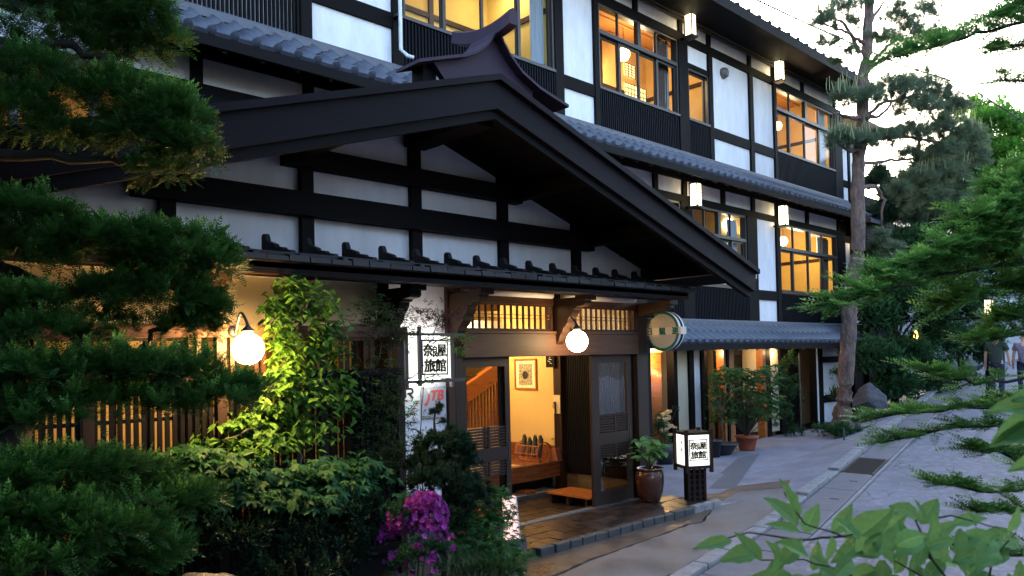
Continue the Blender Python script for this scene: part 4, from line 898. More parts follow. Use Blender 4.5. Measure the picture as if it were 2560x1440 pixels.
# ------------------------------------------------------------------ lettering
def textmesh(s, size, ext=.002, bold=0):
    c = bpy.data.curves.new('lettering', 'FONT'); c.body = s; c.size = size; c.extrude = ext; c.align_x = 'CENTER'; c.align_y = 'CENTER'; c.resolution_u = 3
    o = bpy.data.objects.new('tmp', c); COL.objects.link(o); bpy.context.view_layer.update()
    me = bpy.data.meshes.new_from_object(o.evaluated_get(bpy.context.evaluated_depsgraph_get())); bpy.data.objects.remove(o); bpy.data.curves.remove(c); return me
def text(s, size, m, par, c, right, upv, name='lettering', bold=0, sx=1, sy=1, shear=0):
    """lettering centred at c, reading along right, standing along upv"""
    me = textmesh(s, size, bold=bold); r = Vector(right).normalized(); u = Vector(upv).normalized(); n = r.cross(u)
    co = [Vector(v.co) for v in me.vertices]
    mx = (min(p.x for p in co) + max(p.x for p in co)) / 2; my = (min(p.y for p in co) + max(p.y for p in co)) / 2
    for v, p in zip(me.vertices, co): v.co = Vector(c) + r * ((p.x - mx) * sx + shear * (p.y - my)) + u * (p.y - my) * sy + n * p.z
    if bold:
        import bmesh
        bm = bmesh.new()
        for a, b_ in ((-1, -1), (1, 1), (1, -1), (-1, 1)):
            m2 = me.copy()
            for v in m2.vertices: v.co += (r * a + u * b_) * bold * .6 + n * .0001 * (a + 2 * b_)
            bm.from_mesh(m2); bpy.data.meshes.remove(m2)
        bm.to_mesh(me); bm.free()
    me.name = name; me.materials.clear(); me.materials.append(m); return link(name, me, par)
NAME = ['奈', '良', '屋', '旅', '館']
def seal(par, c, right, upv, w_, h, col):
    """the ink seal: rough square border with five characters in two rows"""
    r = Vector(right).normalized(); u = Vector(upv).normalized(); n = r.cross(u); c = Vector(c); mb = MB()
    P = lambda a, b: c + r * a * w_ / 2 + u * b * h / 2 + n * .001
    def rough(a, b):
        k = 9
        for i in range(k):
            p = P(*[a[j] + (b[j] - a[j]) * i / k for j in (0, 1)]); q = P(*[a[j] + (b[j] - a[j]) * (i + 1.25) / k for j in (0, 1)]); mb.bar(p, q, rnd.uniform(.038, .055) * w_, .003, upv=n)
    rough((-1, 1), (1, 1)); rough((1, 1), (.98, -1)); rough((1, -1), (-1, -.97)); rough((-.98, -1), (-1, 1)); part('seal_border', mb, M['ink'], par)
    for s, a, b, sz, sx in ((NAME[0], -.64, .44, .38, 1), (NAME[1], .0, .36, .36, .62), (NAME[2], .62, .42, .38, 1), (NAME[3], -.50, -.47, .40, 1.15), (NAME[4], .50, -.47, .40, 1.15)):
        text(s, sz * h, col, par, P(a * .86, b) + n * .002, r, u, bold=(.006 if s != NAME[1] else .004) * h / .25, sx=sx * w_ / h * 1.0)
# lit name sign on the wall
ws = thing('lit_wall_sign', 'lit white wall sign box with the inn name in a black seal', 'sign', (4.75, 6.1, 1.7))
part('light_box', B(4.50, 5.03, 6.10, 6.33, 1.755, 2.175), M['signl'], ws)
g = MB()
for x in (4.455, 5.03): g.box(x, x + .035, 6.08, 6.12, 1.66, 2.19)
for z in (1.715, 2.178): g.box(4.40, 5.2, 6.075, 6.105, z, z + .03)
g.box(4.60, 4.632, 6.055, 6.085, 1.685, 2.27); g.box(4.40, 4.43, 6.3, 6.33, 1.7, 2.2)
part('frame', g, M['sash'], ws)
part('side_light', B(4.42, 4.45, 6.12, 6.3, 1.76, 2.17), M['signl'], ws); part('wall_glow_strip', B(4.5, 5.03, 6.26, 6.33, 2.177, 2.20).box(4.5, 5.03, 6.26, 6.33, 1.72, 1.753), M['signs'], ws)  # glowing strips added above and below the box to brighten the wall
seal(ws, (4.83, 6.098, 1.965), (1, 0, 0), (0, 0, 1), .32, .34, M['ink'])
# the two travel company plates under it
jr = thing('railway_plate', 'white plate with black railway letters under the lit wall sign', 'sign', (4.7, 6.38, 1.5)); zc = 1.60
part('plate', B(4.565, 4.832, 6.355, 6.375, 1.315, 1.70), mat('white enamel', (.62, .64, .66), .4), jr)
def stroke(pts, w_, y, m, par, name='logo_stroke'):
    mb = MB()
    for a, b in zip(pts[:-1], pts[1:]): mb.bar((a[0], y, a[1]), (b[0], y, b[1]), .003, w_, upv=(0, 0, 1)) if False else None
    for i, (a, b) in enumerate(zip(pts[:-1], pts[1:])):
        d = Vector((b[0] - a[0], b[1] - a[1])).normalized(); nn = Vector((-d.y, d.x)) * w_ / 2; e = d * w_ * .35
        a2 = Vector(a) - (e if i else d * 0); b2 = Vector(b) + (e if i < len(pts) - 2 else d * 0)
        mb.prism([(a2 - nn).to_tuple(), (b2 - nn).to_tuple(), (b2 + nn).to_tuple(), (a2 + nn).to_tuple()], lambda x, z: (x, y - .0002 * i, z), lambda x, z: (x, y + .003, z))
    return part(name, mb, m, par)
blk = mat('logo black', (.012, .012, .014), .5)
stroke([(4.585, 1.625), (4.575, 1.61), (4.59, 1.565), (4.625, 1.555), (4.645, 1.575), (4.645, 1.655), (4.72, 1.655), (4.735, 1.64), (4.735, 1.62), (4.72, 1.605), (4.67, 1.605)], .021, 6.352, blk, jr)
stroke([(4.69, 1.605), (4.738, 1.553)], .021, 6.351, blk, jr); stroke([(4.585, 1.655), (4.61, 1.665)], .012, 6.352, blk, jr)
text('JRグループ', .03, blk, jr, (4.66, 6.352, 1.53), (1, 0, 0), (0, 0, 1))
for i, c in enumerate(((.1, .42, .3), (.5, .52, .62), (.5, .1, .12))):
    part('stripe', MB().prism([(4.60 + .022 * i, 1.36), (4.615 + .022 * i, 1.36), (4.80 + .012 * i, 1.53), (4.78 + .012 * i, 1.53)], lambda x, z: (x, 6.351, z), lambda x, z: (x, 6.354, z)), mat('stripe colour %d' % i, c, .5), jr)
jt = thing('travel_agency_plate', 'silver grey plate with red slanted letters under the lit wall sign', 'sign', (5.0, 6.37, 1.5))
part('plate', B(4.84, 5.155, 6.34, 6.36, 1.345, 1.665), mat('silver plate', (.36, .38, .44), .35, metal=.3), jt); red = mat('logo red', (.55, .06, .05), .5)
stroke([(4.875, 1.48), (4.90, 1.485), (4.925, 1.535), (4.935, 1.585)], .026, 6.337, red, jt); stroke([(4.93, 1.635), (4.925, 1.60)], .024, 6.337, mat('logo pale', (.55, .57, .56), .5), jt)
text('TB', .15, red, jt, (5.04, 6.337, 1.572), (1, 0, 0), (0, 0, 1), bold=.006, shear=.25, sx=1.0)
for x in (4.855, 5.14):
    for z in (1.36, 1.652): part('screw', MB().lathe((x, 6.338, z), [(.008, 0), (.006, -.004)], 8, 'y'), M['black'], jt)
# round projecting sign on the corner of the porch
rs = thing('round_sign', 'round quilted sign with a green rim and band of green characters at the porch corner', 'sign', (8.95, 6.15, 2.27)); cx = Vector((8.86, 6.17, 2.262)); R = .272
part('drum', MB().lathe(cx, [(R, .0), (R, .045), (R * .96, .05), (R * .96, .09), (R, .095), (R, .13)], 40, 'x'), M['pipe'], rs)
part('drum_band', MB().lathe(cx, [(R * 1.002, .045), (R * 1.002, .10)], 40, 'x'), M['timber'], rs)
mb = MB()
for i in range(48):
    a, b = 2 * math.pi * i / 48, 2 * math.pi * (i + 1) / 48
    mb.quad(*[(cx.x - .004, cx.y + q * math.cos(t), cx.z + q * math.sin(t)) for q, t in ((R, a), (R, b), (R * .86, b), (R * .86, a))])
part('rim', mb, M['green'], rs, norm=False)
qm = mat('quilted acrylic', (.50, .42, .33), .45); mb = MB(); n = 26
v = []; f = []
for i in range(n + 1):
    for j in range(n + 1):
        a = -R * .87 + 2 * R * .87 * i / n; b = -R * .87 + 2 * R * .87 * j / n; q = math.hypot(a, b); k = min(1, R * .87 / (q + 1e-6)) if q > R * .87 else 1
        v.append((cx.x - .001 - .009 * abs(math.sin((a + b) * 42)) * abs(math.sin((a - b) * 42)), cx.y + a * k, cx.z + b * k))
part('quilted_face', MB().add(v, [(i * (n + 1) + j, (i + 1) * (n + 1) + j, (i + 1) * (n + 1) + j + 1, i * (n + 1) + j + 1) for i in range(n) for j in range(n)]), qm, rs, smooth=True)
part('name_band', B(cx.x - .018, cx.x + .12, cx.y - R * 1.12, cx.y + R * 1.02, cx.z - .05, cx.z + .05), mat('band cream', (.68, .56, .46), .5), rs)
for i, s in enumerate('日観連'): text(s, .105, M['green'], rs, (cx.x - .020, cx.y + .20 - i * .21, cx.z), (0, -1, 0), (0, 0, 1), bold=.006)
part('bracket', B(8.74, 9.0, 6.30, 6.34, 2.45, 2.49).box(8.88, 8.92, 6.3, 6.34, 2.2, 2.6), M['black'], rs)

# ------------------------------------------------------------------ standing lantern sign
ls = thing('standing_lantern_sign', 'lit square lantern sign with the inn name on a slatted black pillar on the pavement', 'sign', (8.88, 5.72, -.1), 0)
ang = -math.radians(31); ca, sa = math.cos(ang), math.sin(ang)
LO = Vector((8.91, 5.77, -.09))
def lw(x, y, z): return (LO.x + ca * x - sa * y, LO.y + sa * x + ca * y, LO.z + z)
def lbox(x0, x1, y0, y1, z0, z1, mb=None):
    mb = mb or MB(); return mb.add([lw(*p) for p in ((x0, y0, z0), (x1, y0, z0), (x1, y1, z0), (x0, y1, z0), (x0, y0, z1), (x1, y0, z1), (x1, y1, z1), (x0, y1, z1))], [(0, 3, 2, 1), (4, 5, 6, 7), (0, 1, 5, 4), (1, 2, 6, 5), (2, 3, 7, 6), (3, 0, 4, 7)])
part('base', lbox(-.25, .25, -.2, .2, 0, .05, lbox(-.21, .21, -.17, .17, .05, .08)), M['stone'], ls, bevel=.01)
part('pillar', lbox(-.10, .10, -.09, .09, .08, .50), M['timber'], ls)
g = MB()
for x in (-.13, -.055, .025, .10): lbox(x, x + .03, -.11, -.09, .08, .52, g)
part('pillar_slats', g, M['doorw'], ls); 
for i in range(5): part('cross_slat', lbox(-.12, .12, -.102, -.091, .13 + i * .075, .15 + i * .075), M['doorw'], ls)
HW2 = .160
part('light_box', lbox(-HW2, HW2, -HW2, HW2, .56, .965), M['signl'], ls)
g = MB()
for a in (-1, 1):
    for b in (-1, 1): lbox(a * .175 - .020, a * .175 + .020, b * .175 - .020, b * .175 + .020, .47, 1.03, g)
for z in (.525, .965):
    for s_ in (-1, 1): lbox(-.175, .175, s_ * .175 - .016, s_ * .175 + .016, z, z + .035, g); lbox(s_ * .175 - .016, s_ * .175 + .016, -.175, .175, z, z + .035, g)
part('frame', g, M['doorw'], ls); part('roof_plate', lbox(-.165, .165, -.165, .165, .98, 1.0), M['timber'], ls)
seal(ls, lw(0, -HW2 - .002, .765), Vector((ca, sa, 0)), (0, 0, 1), .25, .265, M['ink'])
for i, s in enumerate('旅館'): text(s, .05, mat('pale ink', (.25, .25, .12), .6) if i == 0 else bpy.data.materials['pale ink'], ls, lw(-HW2 - .002, 0, .86 - i * .1), Vector((sa, -ca, 0)), (0, 0, 1))
part('trailing_wire', MB().tube([(8.8, 5.8, -.06), (8.6, 5.95, -.02), (8.3, 5.92, .01), (8.55, 6.1, -.0)], .006, 5), M['black'], ls)

# ------------------------------------------------------------------ things in the hall
fr = thing('framed_print', 'framed black and white print hanging on the yellow hall wall', 'picture', (8.77, 8.74, 1.68))
part('frame', MB().box(8.745, 8.775, 8.50, 8.99, 1.43, 1.455).box(8.745, 8.775, 8.50, 8.99, 1.895, 1.92).box(8.745, 8.775, 8.50, 8.525, 1.455, 1.895).box(8.745, 8.775, 8.965, 8.99, 1.455, 1.895), M['orange'], fr)
part('mount', B(8.765, 8.773, 8.525, 8.965, 1.455, 1.895), mat('mount card', (.72, .62, .42), .8), fr)
part('print_sheet', B(8.759, 8.764, 8.60, 8.90, 1.50, 1.84), mat('mottled print', (.5, .42, .28), .8, noise=(45, .9, 2), col2=(.02, .018, .015)), fr)
part('print_shape', MB().lathe((8.756, 8.75, 1.66), [(.07, 0), (.04, -.002)], 8, 'x'), blk, fr)
sr = thing('slipper_rack', 'bent cane slipper rack on the raised hall floor', 'slipper rack', (8.45, 8.3, .36))
for y in (8.1, 8.55):
    for k in (0, 1): part('hoop', MB().tube([(8.32 + .16 + .16 * math.cos(a), y + .02 * k, .50 + .15 * math.sin(a)) for a in [2 * math.pi * i / 16 for i in range(17)]], .008, 6, False), M['orange'], sr)
for z, x in ((.60, 8.33), (.48, 8.31), (.38, 8.36), (.60, 8.62)): part('rail', MB().tube([(x, 8.1, z), (x, 8.57, z)], .008, 6), M['orange'], sr)
for i in range(10): part('spindle', MB().tube([(8.325, 8.13 + i * .045, .39), (8.325, 8.13 + i * .045, .6)], .004, 5), M['orange'], sr)
for i in range(4):
    y = 8.14 + i * .115; t = thing('slipper', 'dark checked slipper standing in the cane rack, number %s from the right' % ['one', 'two', 'three', 'four'][i], 'slipper', (8.45, y, .6), group='slippers in the cane rack')
    t['label'] = 'dark checked slipper standing in the cane rack, ' + ['nearest the broom', 'second from the broom', 'third from the broom, the shortest', 'farthest from the broom'][i]
    z1 = .74 if i != 2 else .70
    part('sole', MB().tube([(8.40, y, .42), (8.43, y, .55), (8.45, y, z1 - .05), (8.44, y, z1)], [.03, .035, .04, .025], 10), mat('checked cloth', (.05, .06, .05), .9, noise=(60, .8), col2=(.015, .02, .018)) if i == 0 else bpy.data.materials['checked cloth'], t, smooth=True)
    part('lining', MB().tube([(8.40, y - .0, z1 + .005), (8.44, y, z1 + .018), (8.47, y, z1)], .012, 6), mat('gold lining', (.5, .35, .12), .7) if i == 0 else bpy.data.materials['gold lining'], t)
br = thing('long_broom', 'long handled dustpan standing by the slipper rack', 'dustpan', (8.6, 8.0, .36)); part('handle', MB().tube([(8.62, 7.98, .55), (8.63, 8.0, 1.26)], .012, 7), M['brownv'], br); part('handle_loop', MB().tube([(8.6, 8.0, 1.16), (8.585, 8.0, 1.2), (8.6, 8.0, 1.25), (8.63, 8.0, 1.25)], .006, 5), M['black'], br)
part('pan', MB().prism([(7.90, .37), (8.08, .37), (8.03, .56), (7.95, .56)], lambda y, z: (8.56, y, z), lambda y, z: (8.68, y, z)), mat('dull red brown', (.20, .06, .03), .6), br)
nb = thing('paper_note', 'small cream paper note fixed to the hall post', 'notice', (8.65, 7.95, 1.2)); part('note', B(8.645, 8.655, 7.91, 8.04, 1.08, 1.36), M['cream'], nb); part('switch_plate', B(8.765, 8.772, 8.08, 8.14, 1.2, 1.33), M['cream'], nb)
wp = thing('hanging_plaque', 'small dark wooden plaque with pale brush characters beside the hall post', 'plaque', (8.5, 7.9, 1.8)); part('board', B(8.62, 8.65, 7.98, 8.16, 1.78, 2.3), M['timber'], wp); [part('brush_stroke', MB().bar((8.617, 8.04 + .03 * (i % 2), 1.84 + .03 * i), (8.617, 8.075 + .02 * ((i * 2) % 3), 1.85 + .03 * i), .003, .008), M['pipe'], wp) for i in range(9)]
db = thing('duckboard', 'low orange wooden duckboard on the entrance floor', 'duckboard', (7.95, 6.95, 0))
for i in range(6): part('plank', B(7.70 + i * .083, 7.778 + i * .083, 6.55, 7.33, .075, .1), M['orange'], db)
for y in (6.62, 6.95, 7.26): part('runner', B(7.72, 8.18, y, y + .04, -.045, .075), M['brownv'], db)
for i in range(3): 
    s_ = thing('wooden_clog', 'pair of wooden clogs waiting below the hall step' if i == 0 else ('second pair of clogs nearer the plant' if i == 1 else 'red strapped sandals at the left door leaf'), 'clogs', ((7.35, 7.75, 6.4)[i], 7.85, 0))
    for k in (0, .1): part('sole', B((7.3, 7.7, 6.15)[i] + k, (7.3, 7.7, 6.15)[i] + .08 + k, 7.7 if i < 2 else 7.0, 7.92 if i < 2 else 7.25, .02 if i < 2 else .06, .05 if i < 2 else .09), M['floorw'] if i < 2 else bpy.data.materials['red cloth'], s_)
ts = thing('threshold_stone', 'long dark stepping stone below the raised hall floor', 'stone', (7.2, 7.85, 0)); part('stone', B(5.3, 8.3, 7.66, 7.95, -.08, .015), M['stone'], ts, bevel=.01)
mt = thing('floor_mat', 'pale straw mat on the raised hall floor', 'mat', (7.2, 8.3, .37)); part('mat', B(6.6, 7.9, 8.05, 8.5, .362, .375), mat('straw mat', (.5, .30, .10), .8), mt)
pk = thing('pink_lit_sign', 'narrow pink lit sign board leaning behind the leafy shrub', 'sign', (5.5, 5.6, .1))
a0, a1, a2, a3 = atY(1262, 1245, 5.72), atY(1289, 1240, 5.72), atY(1299, 1346, 5.66), atY(1266, 1350, 5.66)
mb = MB().add([a0, a1, a2, a3] + [a0 + Vector((0, .04, 0)), a1 + Vector((0, .04, 0)), a2 + Vector((0, .04, 0)), a3 + Vector((0, .04, 0))], [(0, 1, 2, 3), (7, 6, 5, 4), (0, 4, 5, 1), (1, 5, 6, 2), (2, 6, 7, 3), (3, 7, 4, 0)])
part('board', mb, M['pink'], pk); part('edge', MB().bar(a1 - Vector((0, .004, 0)), a2 - Vector((0, .004, 0)), .012, .012), M['pipe'], pk); text('こ', .06, blk, pk, (a1 + a2) / 2 + Vector((-.09, -.006, -.02)), (1, 0, 0), (0, 0, 1)); part('foot', B(a3.x - .1, a2.x + .06, 5.62, 5.74, -.03, a2.z), M['stone'], pk)

# ------------------------------------------------------------------ left: clipped yew
V3 = Vector
yew = thing('clipped_yew_tree', 'large dark clipped yew in flat cloud shaped pads at the left edge', 'tree', (.4, 3.6, -.1))
tb = MB(); fol = Fol()
trunk = [V3((.35, 3.7, -.1)), V3((.5, 3.75, .9)), atD(60, 930, 4.0), atD(-60, 600, 4.0), atD(-80, 250, 4.1), atD(-60, -100, 4.2)]
limb(tb, trunk, .13, .07, 10, .012)
def br(tb, pts, a, b, j=.012): return limb(tb, [atD(*p) for p in pts], a, b, 7, j)
br(tb, [(-60, 390, 4.1), (90, 388, 4.1), (260, 400, 4.2), (400, 380, 4.3)], .035, .018)
br(tb, [(-60, 640, 4.0), (60, 700, 4.1), (160, 745, 4.2), (260, 700, 4.3), (380, 640, 4.4)], .05, .02)
br(tb, [(0, 1010, 3.9), (200, 1000, 4.0), (400, 960, 4.1), (520, 900, 4.3)], .05, .02)
br(tb, [(330, 890, 4.3), (290, 830, 4.3), (240, 790, 4.3)], .025, .01); br(tb, [(340, 890, 4.3), (380, 830, 4.3), (450, 800, 4.4)], .022, .01); br(tb, [(0, 130, 4.1), (150, 120, 4.1), (280, 150, 4.2)], .035, .015)
def P(px, py, d, rx, rz, n, size=.13, ry=None, tpl=SPR, f=None, **k):
    """a pad seen at pixel (px, py), d metres deep, rx and rz pixels wide and tall"""
    c = atD(px, py, d); s_ = d / FPX; pad(f or fol, c, (rx * s_, (ry or rx * .8) * s_, rz * s_), n, size, tpl, **k)
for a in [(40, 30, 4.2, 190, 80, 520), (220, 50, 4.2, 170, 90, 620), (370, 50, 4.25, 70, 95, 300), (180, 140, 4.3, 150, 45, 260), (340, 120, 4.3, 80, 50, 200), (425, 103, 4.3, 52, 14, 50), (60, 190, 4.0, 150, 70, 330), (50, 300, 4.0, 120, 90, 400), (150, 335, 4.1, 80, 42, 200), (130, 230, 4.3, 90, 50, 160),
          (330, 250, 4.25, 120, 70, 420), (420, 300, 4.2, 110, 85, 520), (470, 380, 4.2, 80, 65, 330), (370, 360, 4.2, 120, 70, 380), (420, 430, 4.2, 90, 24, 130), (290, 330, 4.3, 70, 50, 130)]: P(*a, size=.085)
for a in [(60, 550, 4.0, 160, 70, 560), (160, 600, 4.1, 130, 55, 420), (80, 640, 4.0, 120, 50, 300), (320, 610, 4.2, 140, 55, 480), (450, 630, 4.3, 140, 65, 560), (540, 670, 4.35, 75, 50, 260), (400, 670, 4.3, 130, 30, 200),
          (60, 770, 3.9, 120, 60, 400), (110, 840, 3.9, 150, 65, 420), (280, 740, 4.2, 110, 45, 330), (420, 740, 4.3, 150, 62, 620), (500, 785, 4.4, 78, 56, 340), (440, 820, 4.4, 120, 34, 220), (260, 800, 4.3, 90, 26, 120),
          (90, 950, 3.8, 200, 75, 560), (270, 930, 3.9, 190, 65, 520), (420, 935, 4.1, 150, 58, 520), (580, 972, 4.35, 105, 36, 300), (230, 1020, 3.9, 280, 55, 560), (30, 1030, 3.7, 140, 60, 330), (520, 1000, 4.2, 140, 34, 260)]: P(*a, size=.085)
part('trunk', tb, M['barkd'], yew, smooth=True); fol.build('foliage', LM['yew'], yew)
# unseen trees added left of the garden and behind the viewpoint to keep the sky off the left part of the porch
for (tx, ty, th, tr_), lb in (((-2.6, 3.4, 6.5, 1.9), 'unseen sky-blocking evergreen left of the garden beyond the clipped yew'), ((-3.2, .2, 7.5, 2.2), 'unseen sky-blocking evergreen across the lane to the left of the viewpoint'), ((-.6, -3.2, 7.5, 2.0), 'unseen sky-blocking evergreen behind the viewpoint'), ((-3.0, 6.6, 5.5, 1.7), 'unseen sky-blocking evergreen at the left end of the porch'), ((-4.5, -3.6, 7, 2.3), 'unseen sky-blocking evergreen at the far left end of the lane'), ((3.4, -7.5, 7.2, 2.4), 'unseen sky-blocking evergreen across the lane beside the pale house'), ((17.5, -7.0, 6.5, 2.4), 'unseen sky-blocking evergreen across the lane beyond the pale house')):
    t = thing('sky_block_tree', lb, 'tree', (tx, ty, -.1)); t.scale = (tr_ / 2, tr_ / 2, th / 7)
    if 'EG' not in globals():
        f2 = Fol(); t2 = MB(); limb(t2, [(0, 0, 0), (.1, 0, 3.1), (0, 0, 6.6)], .2, .06, 9, .02)
        for k in range(5): pad(f2, (rnd.gauss(0, .4), rnd.gauss(0, .4), 1.4 + 5.3 * k / 4), (2 * (1 - .1 * k), 2 * (1 - .1 * k), 1.0), 130, .85, LFS)
        EG = [part('trunk', t2, M['barkd'], t, smooth=True), f2.build('crown', LM['dark'], t)]
        for o in EG: o.matrix_parent_inverse = Matrix.Identity(4)
    else:
        for o in EG: c = o.copy(); COL.objects.link(c); c.parent = t; c.matrix_parent_inverse = Matrix.Identity(4)
oh = thing('house_across_lane', 'pale two storey house across the lane behind the viewpoint', 'house', (10, -10, 0)); hp = mat('pinkish render', (.42, .36, .38), .9, noise=(1, .2))
part('wall', B(5.2, 15.2, -14, -9, -.2, 6.2), hp, oh); part('roof', MB().prism([(-15, 5.9), (-8.2, 5.9), (-11.5, 8.0)], lambda y, z: (4.6, y, z), lambda y, z: (15.8, y, z)), M['tile'], oh)
for z in (1.0, 3.9):
    for x in (6.2, 8.6, 11.0, 13.4): part('window', B(x, x + 1.2, -9.0, -8.95, z, z + 1.2), M['net'], oh)
# low yew bush at the bottom left
yb = thing('low_yew_bush', 'low spreading yew bush filling the bottom left corner', 'bush', (.9, 3.2, -.1)); fol = Fol(); tb = MB()
for a in [(80, 1190, 3.4, 150, 60, 420), (220, 1180, 3.6, 130, 55, 420), (60, 1300, 3.3, 190, 100, 620), (330, 1200, 3.9, 110, 50, 360), (410, 1255, 3.9, 130, 55, 420), (220, 1340, 3.4, 200, 100, 620), (40, 1430, 3.1, 220, 100, 420), (350, 1390, 3.6, 120, 90, 420), (470, 1230, 4.0, 60, 24, 110)]: P(*a, size=.085)
for a in ((100, 1300), (300, 1280)): p = atD(*a, 3.5); limb(tb, [V3((p.x, p.y, -.1)), p], .04, .02)
part('stem', tb, M['barkd'], yb); fol.build('foliage', LM['yew'], yb)

# ------------------------------------------------------------------ climbing plant beside the globe lamp
vine = thing('climbing_plant', 'leafy climber lit yellow green by the globe lamp on the lattice', 'climbing plant', (3.0, 5.4, 0)); fol = Fol(); tb = MB()
vp = [atY(740, 1240, 5.5), atY(735, 1050, 5.54), atY(715, 900, 5.56), atY(745, 800, 5.56), atY(780, 730, 5.56)]
limb(tb, vp, .022, .008, 6, .015); limb(tb, [vp[1], atY(790, 960, 5.56), atY(825, 880, 5.56), atY(835, 820, 5.56)], .010, .004, 5, .01); limb(tb, [vp[1], atY(640, 1070, 5.45), atY(560, 1100, 5.4)], .010, .005, 5, .01)
def leaves(fol, blobs, tpl=LEAF, size=.07, y=None, droop=.6, mul=1.0, **k):
    for px, py, d, rx, rz, n in blobs:
        n = int(n * mul)
        c = np.array(atD(px, py, d)); s_ = d / FPX
        Q = c + rng.normal(0, .5, (n, 3)) * np.array([rx, rx * .7, rz]) * s_; th = rng.random(n) * 6.283
        D = np.stack([np.cos(th), np.sin(th) - .3, -droop * rng.random(n) - .15], 1); fol.scatter(tpl, Q, D, size * rng.uniform(.6, 1.25, n), U=np.stack([rng.normal(0, .35, n), rng.normal(-.5, .35, n), np.ones(n)], 1), **k)
leaves(fol, [(745, 720, 6.2, 70, 26, 90), (700, 760, 6.1, 44, 36, 80), (780, 770, 6.25, 70, 44, 160), (700, 830, 6.0, 44, 50, 120), (800, 850, 6.3, 66, 60, 190), (745, 890, 6.1, 66, 56, 190), (700, 950, 5.9, 50, 44, 130), (850, 950, 6.4, 34, 40, 70), (770, 980, 6.1, 80, 50, 190), (690, 1030, 5.9, 70, 34, 150), (620, 1060, 5.8, 70, 28, 130), (740, 1080, 6.0, 100, 44, 220), (540, 1105, 5.7, 80, 26, 110), (650, 1110, 5.7, 90, 30, 150), (865, 1010, 6.4, 40, 36, 60), (730, 700, 6.1, 34, 12, 24), (675, 770, 6.0, 22, 16, 16)], size=.085, mul=1.5)
part('stem', tb, M['twig'], vine, smooth=True); fol.build('foliage', LM['vine'], vine)
mp = thing('small_maple', 'low dark green maple spreading under the climbing plant', 'shrub', (2.6, 5.0, -.1)); fol = Fol(); tb = MB()
r_ = atD(760, 1330, 5.6); r_.z = -.05
for a in ((520, 1150, 5.4), (680, 1200, 5.5), (830, 1160, 5.8), (900, 1190, 5.9)): limb(tb, [r_, r_.lerp(atD(*a), .5) + V3((0, 0, .12)), atD(*a)], .018, .005, 5, .01)
leaves(fol, [(480, 1140, 5.3, 80, 22, 60), (560, 1160, 5.4, 90, 24, 80), (650, 1200, 5.5, 90, 26, 90), (700, 1240, 5.4, 80, 20, 60), (780, 1180, 5.7, 110, 26, 110), (850, 1220, 5.7, 90, 30, 90), (890, 1170, 5.9, 60, 26, 60), (800, 1260, 5.5, 80, 20, 50), (610, 1240, 5.3, 60, 16, 30)], MAP, .085, droop=.35, mul=2)
part('stem', tb, M['twig'], mp, smooth=True); fol.build('foliage', LM['maple'], mp)
dk = thing('dark_fill_mound', 'dark filler mound added in the deep shade below the small maple', 'bush', (2.4, 4.6, -.1)); fol = Fol(); tb = MB()  # mound added as fill; the corner's blackness goes into its leaf colour
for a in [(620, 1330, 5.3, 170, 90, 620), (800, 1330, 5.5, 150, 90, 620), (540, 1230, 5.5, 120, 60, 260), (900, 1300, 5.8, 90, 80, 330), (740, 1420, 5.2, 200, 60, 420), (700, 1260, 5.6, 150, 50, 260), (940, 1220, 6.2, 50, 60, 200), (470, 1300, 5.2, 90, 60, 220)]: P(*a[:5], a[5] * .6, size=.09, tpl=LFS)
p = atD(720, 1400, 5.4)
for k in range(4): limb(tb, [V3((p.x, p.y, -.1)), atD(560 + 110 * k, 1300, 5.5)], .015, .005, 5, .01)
part('stem', tb, M['barkd'], dk); fol.build('foliage', leafmat('near black fill leaves', (.006, .018, .008), (.015, .038, .016), (.03, .07, .025), .2), dk)
# thin leaved shrubs by the lit sign
nd = thing('thin_leaved_shrub', 'wiry shrub with fine leaves between the lattice end and the lit sign', 'shrub', (3.8, 5.3, -.1)); fol = Fol(); tb = MB()
for pts in ([(960, 1240), (940, 1100), (930, 950), (965, 830), (930, 770)], [(960, 1240), (990, 1080), (1010, 960), (1075, 900)], [(930, 1000), (900, 880), (905, 790)], [(965, 1240), (900, 1100), (870, 960)], [(965, 830), (985, 780)]):
    limb(tb, [atD(x, y, 6.7 + .001 * (x - 900)) for x, y in pts], .009, .003, 5, .015)
leaves(fol, [(940, 790, 6.7, 70, 50, 150), (985, 830, 6.8, 60, 40, 100), (905, 770, 6.7, 30, 40, 14), (940, 900, 6.6, 70, 60, 60), (960, 1050, 6.6, 80, 80, 180), (985, 1130, 6.5, 40, 50, 90), (930, 1150, 6.5, 70, 60, 150), (975, 1010, 6.7, 40, 40, 50), (880, 1060, 6.6, 60, 60, 70), (960, 980, 6.6, 60, 60, 60)], LFN, .085, droop=.2)
part('stem', tb, M['twig'], nd); fol.build('foliage', LM['nand'], nd)
nb2 = thing('red_nandina', 'slender shrub with dark reddish leaf tips in front of the lit sign', 'shrub', (4.4, 5.6, -.1)); fol = Fol(); tb = MB()
for pts in ([(1060, 1300), (1050, 1100), (1060, 950), (1075, 860), (1050, 770)], [(1075, 860), (1100, 800), (1090, 760)], [(1075, 860), (1140, 830), (1160, 880)], [(1060, 950), (1090, 930), (1120, 960)]): limb(tb, [atD(x, y, 7.0) for x, y in pts], .006, .002, 5, .008)
leaves(fol, [(1050, 790, 7.0, 30, 25, 34), (1085, 800, 7.0, 50, 30, 60), (1120, 790, 7.1, 40, 22, 40), (1100, 815, 7.0, 50, 12, 20)], LFN, .075, droop=-.9)
part('stem', tb, M['twig'], nb2); fol.build('foliage', LM['red'], nb2); fol = Fol()
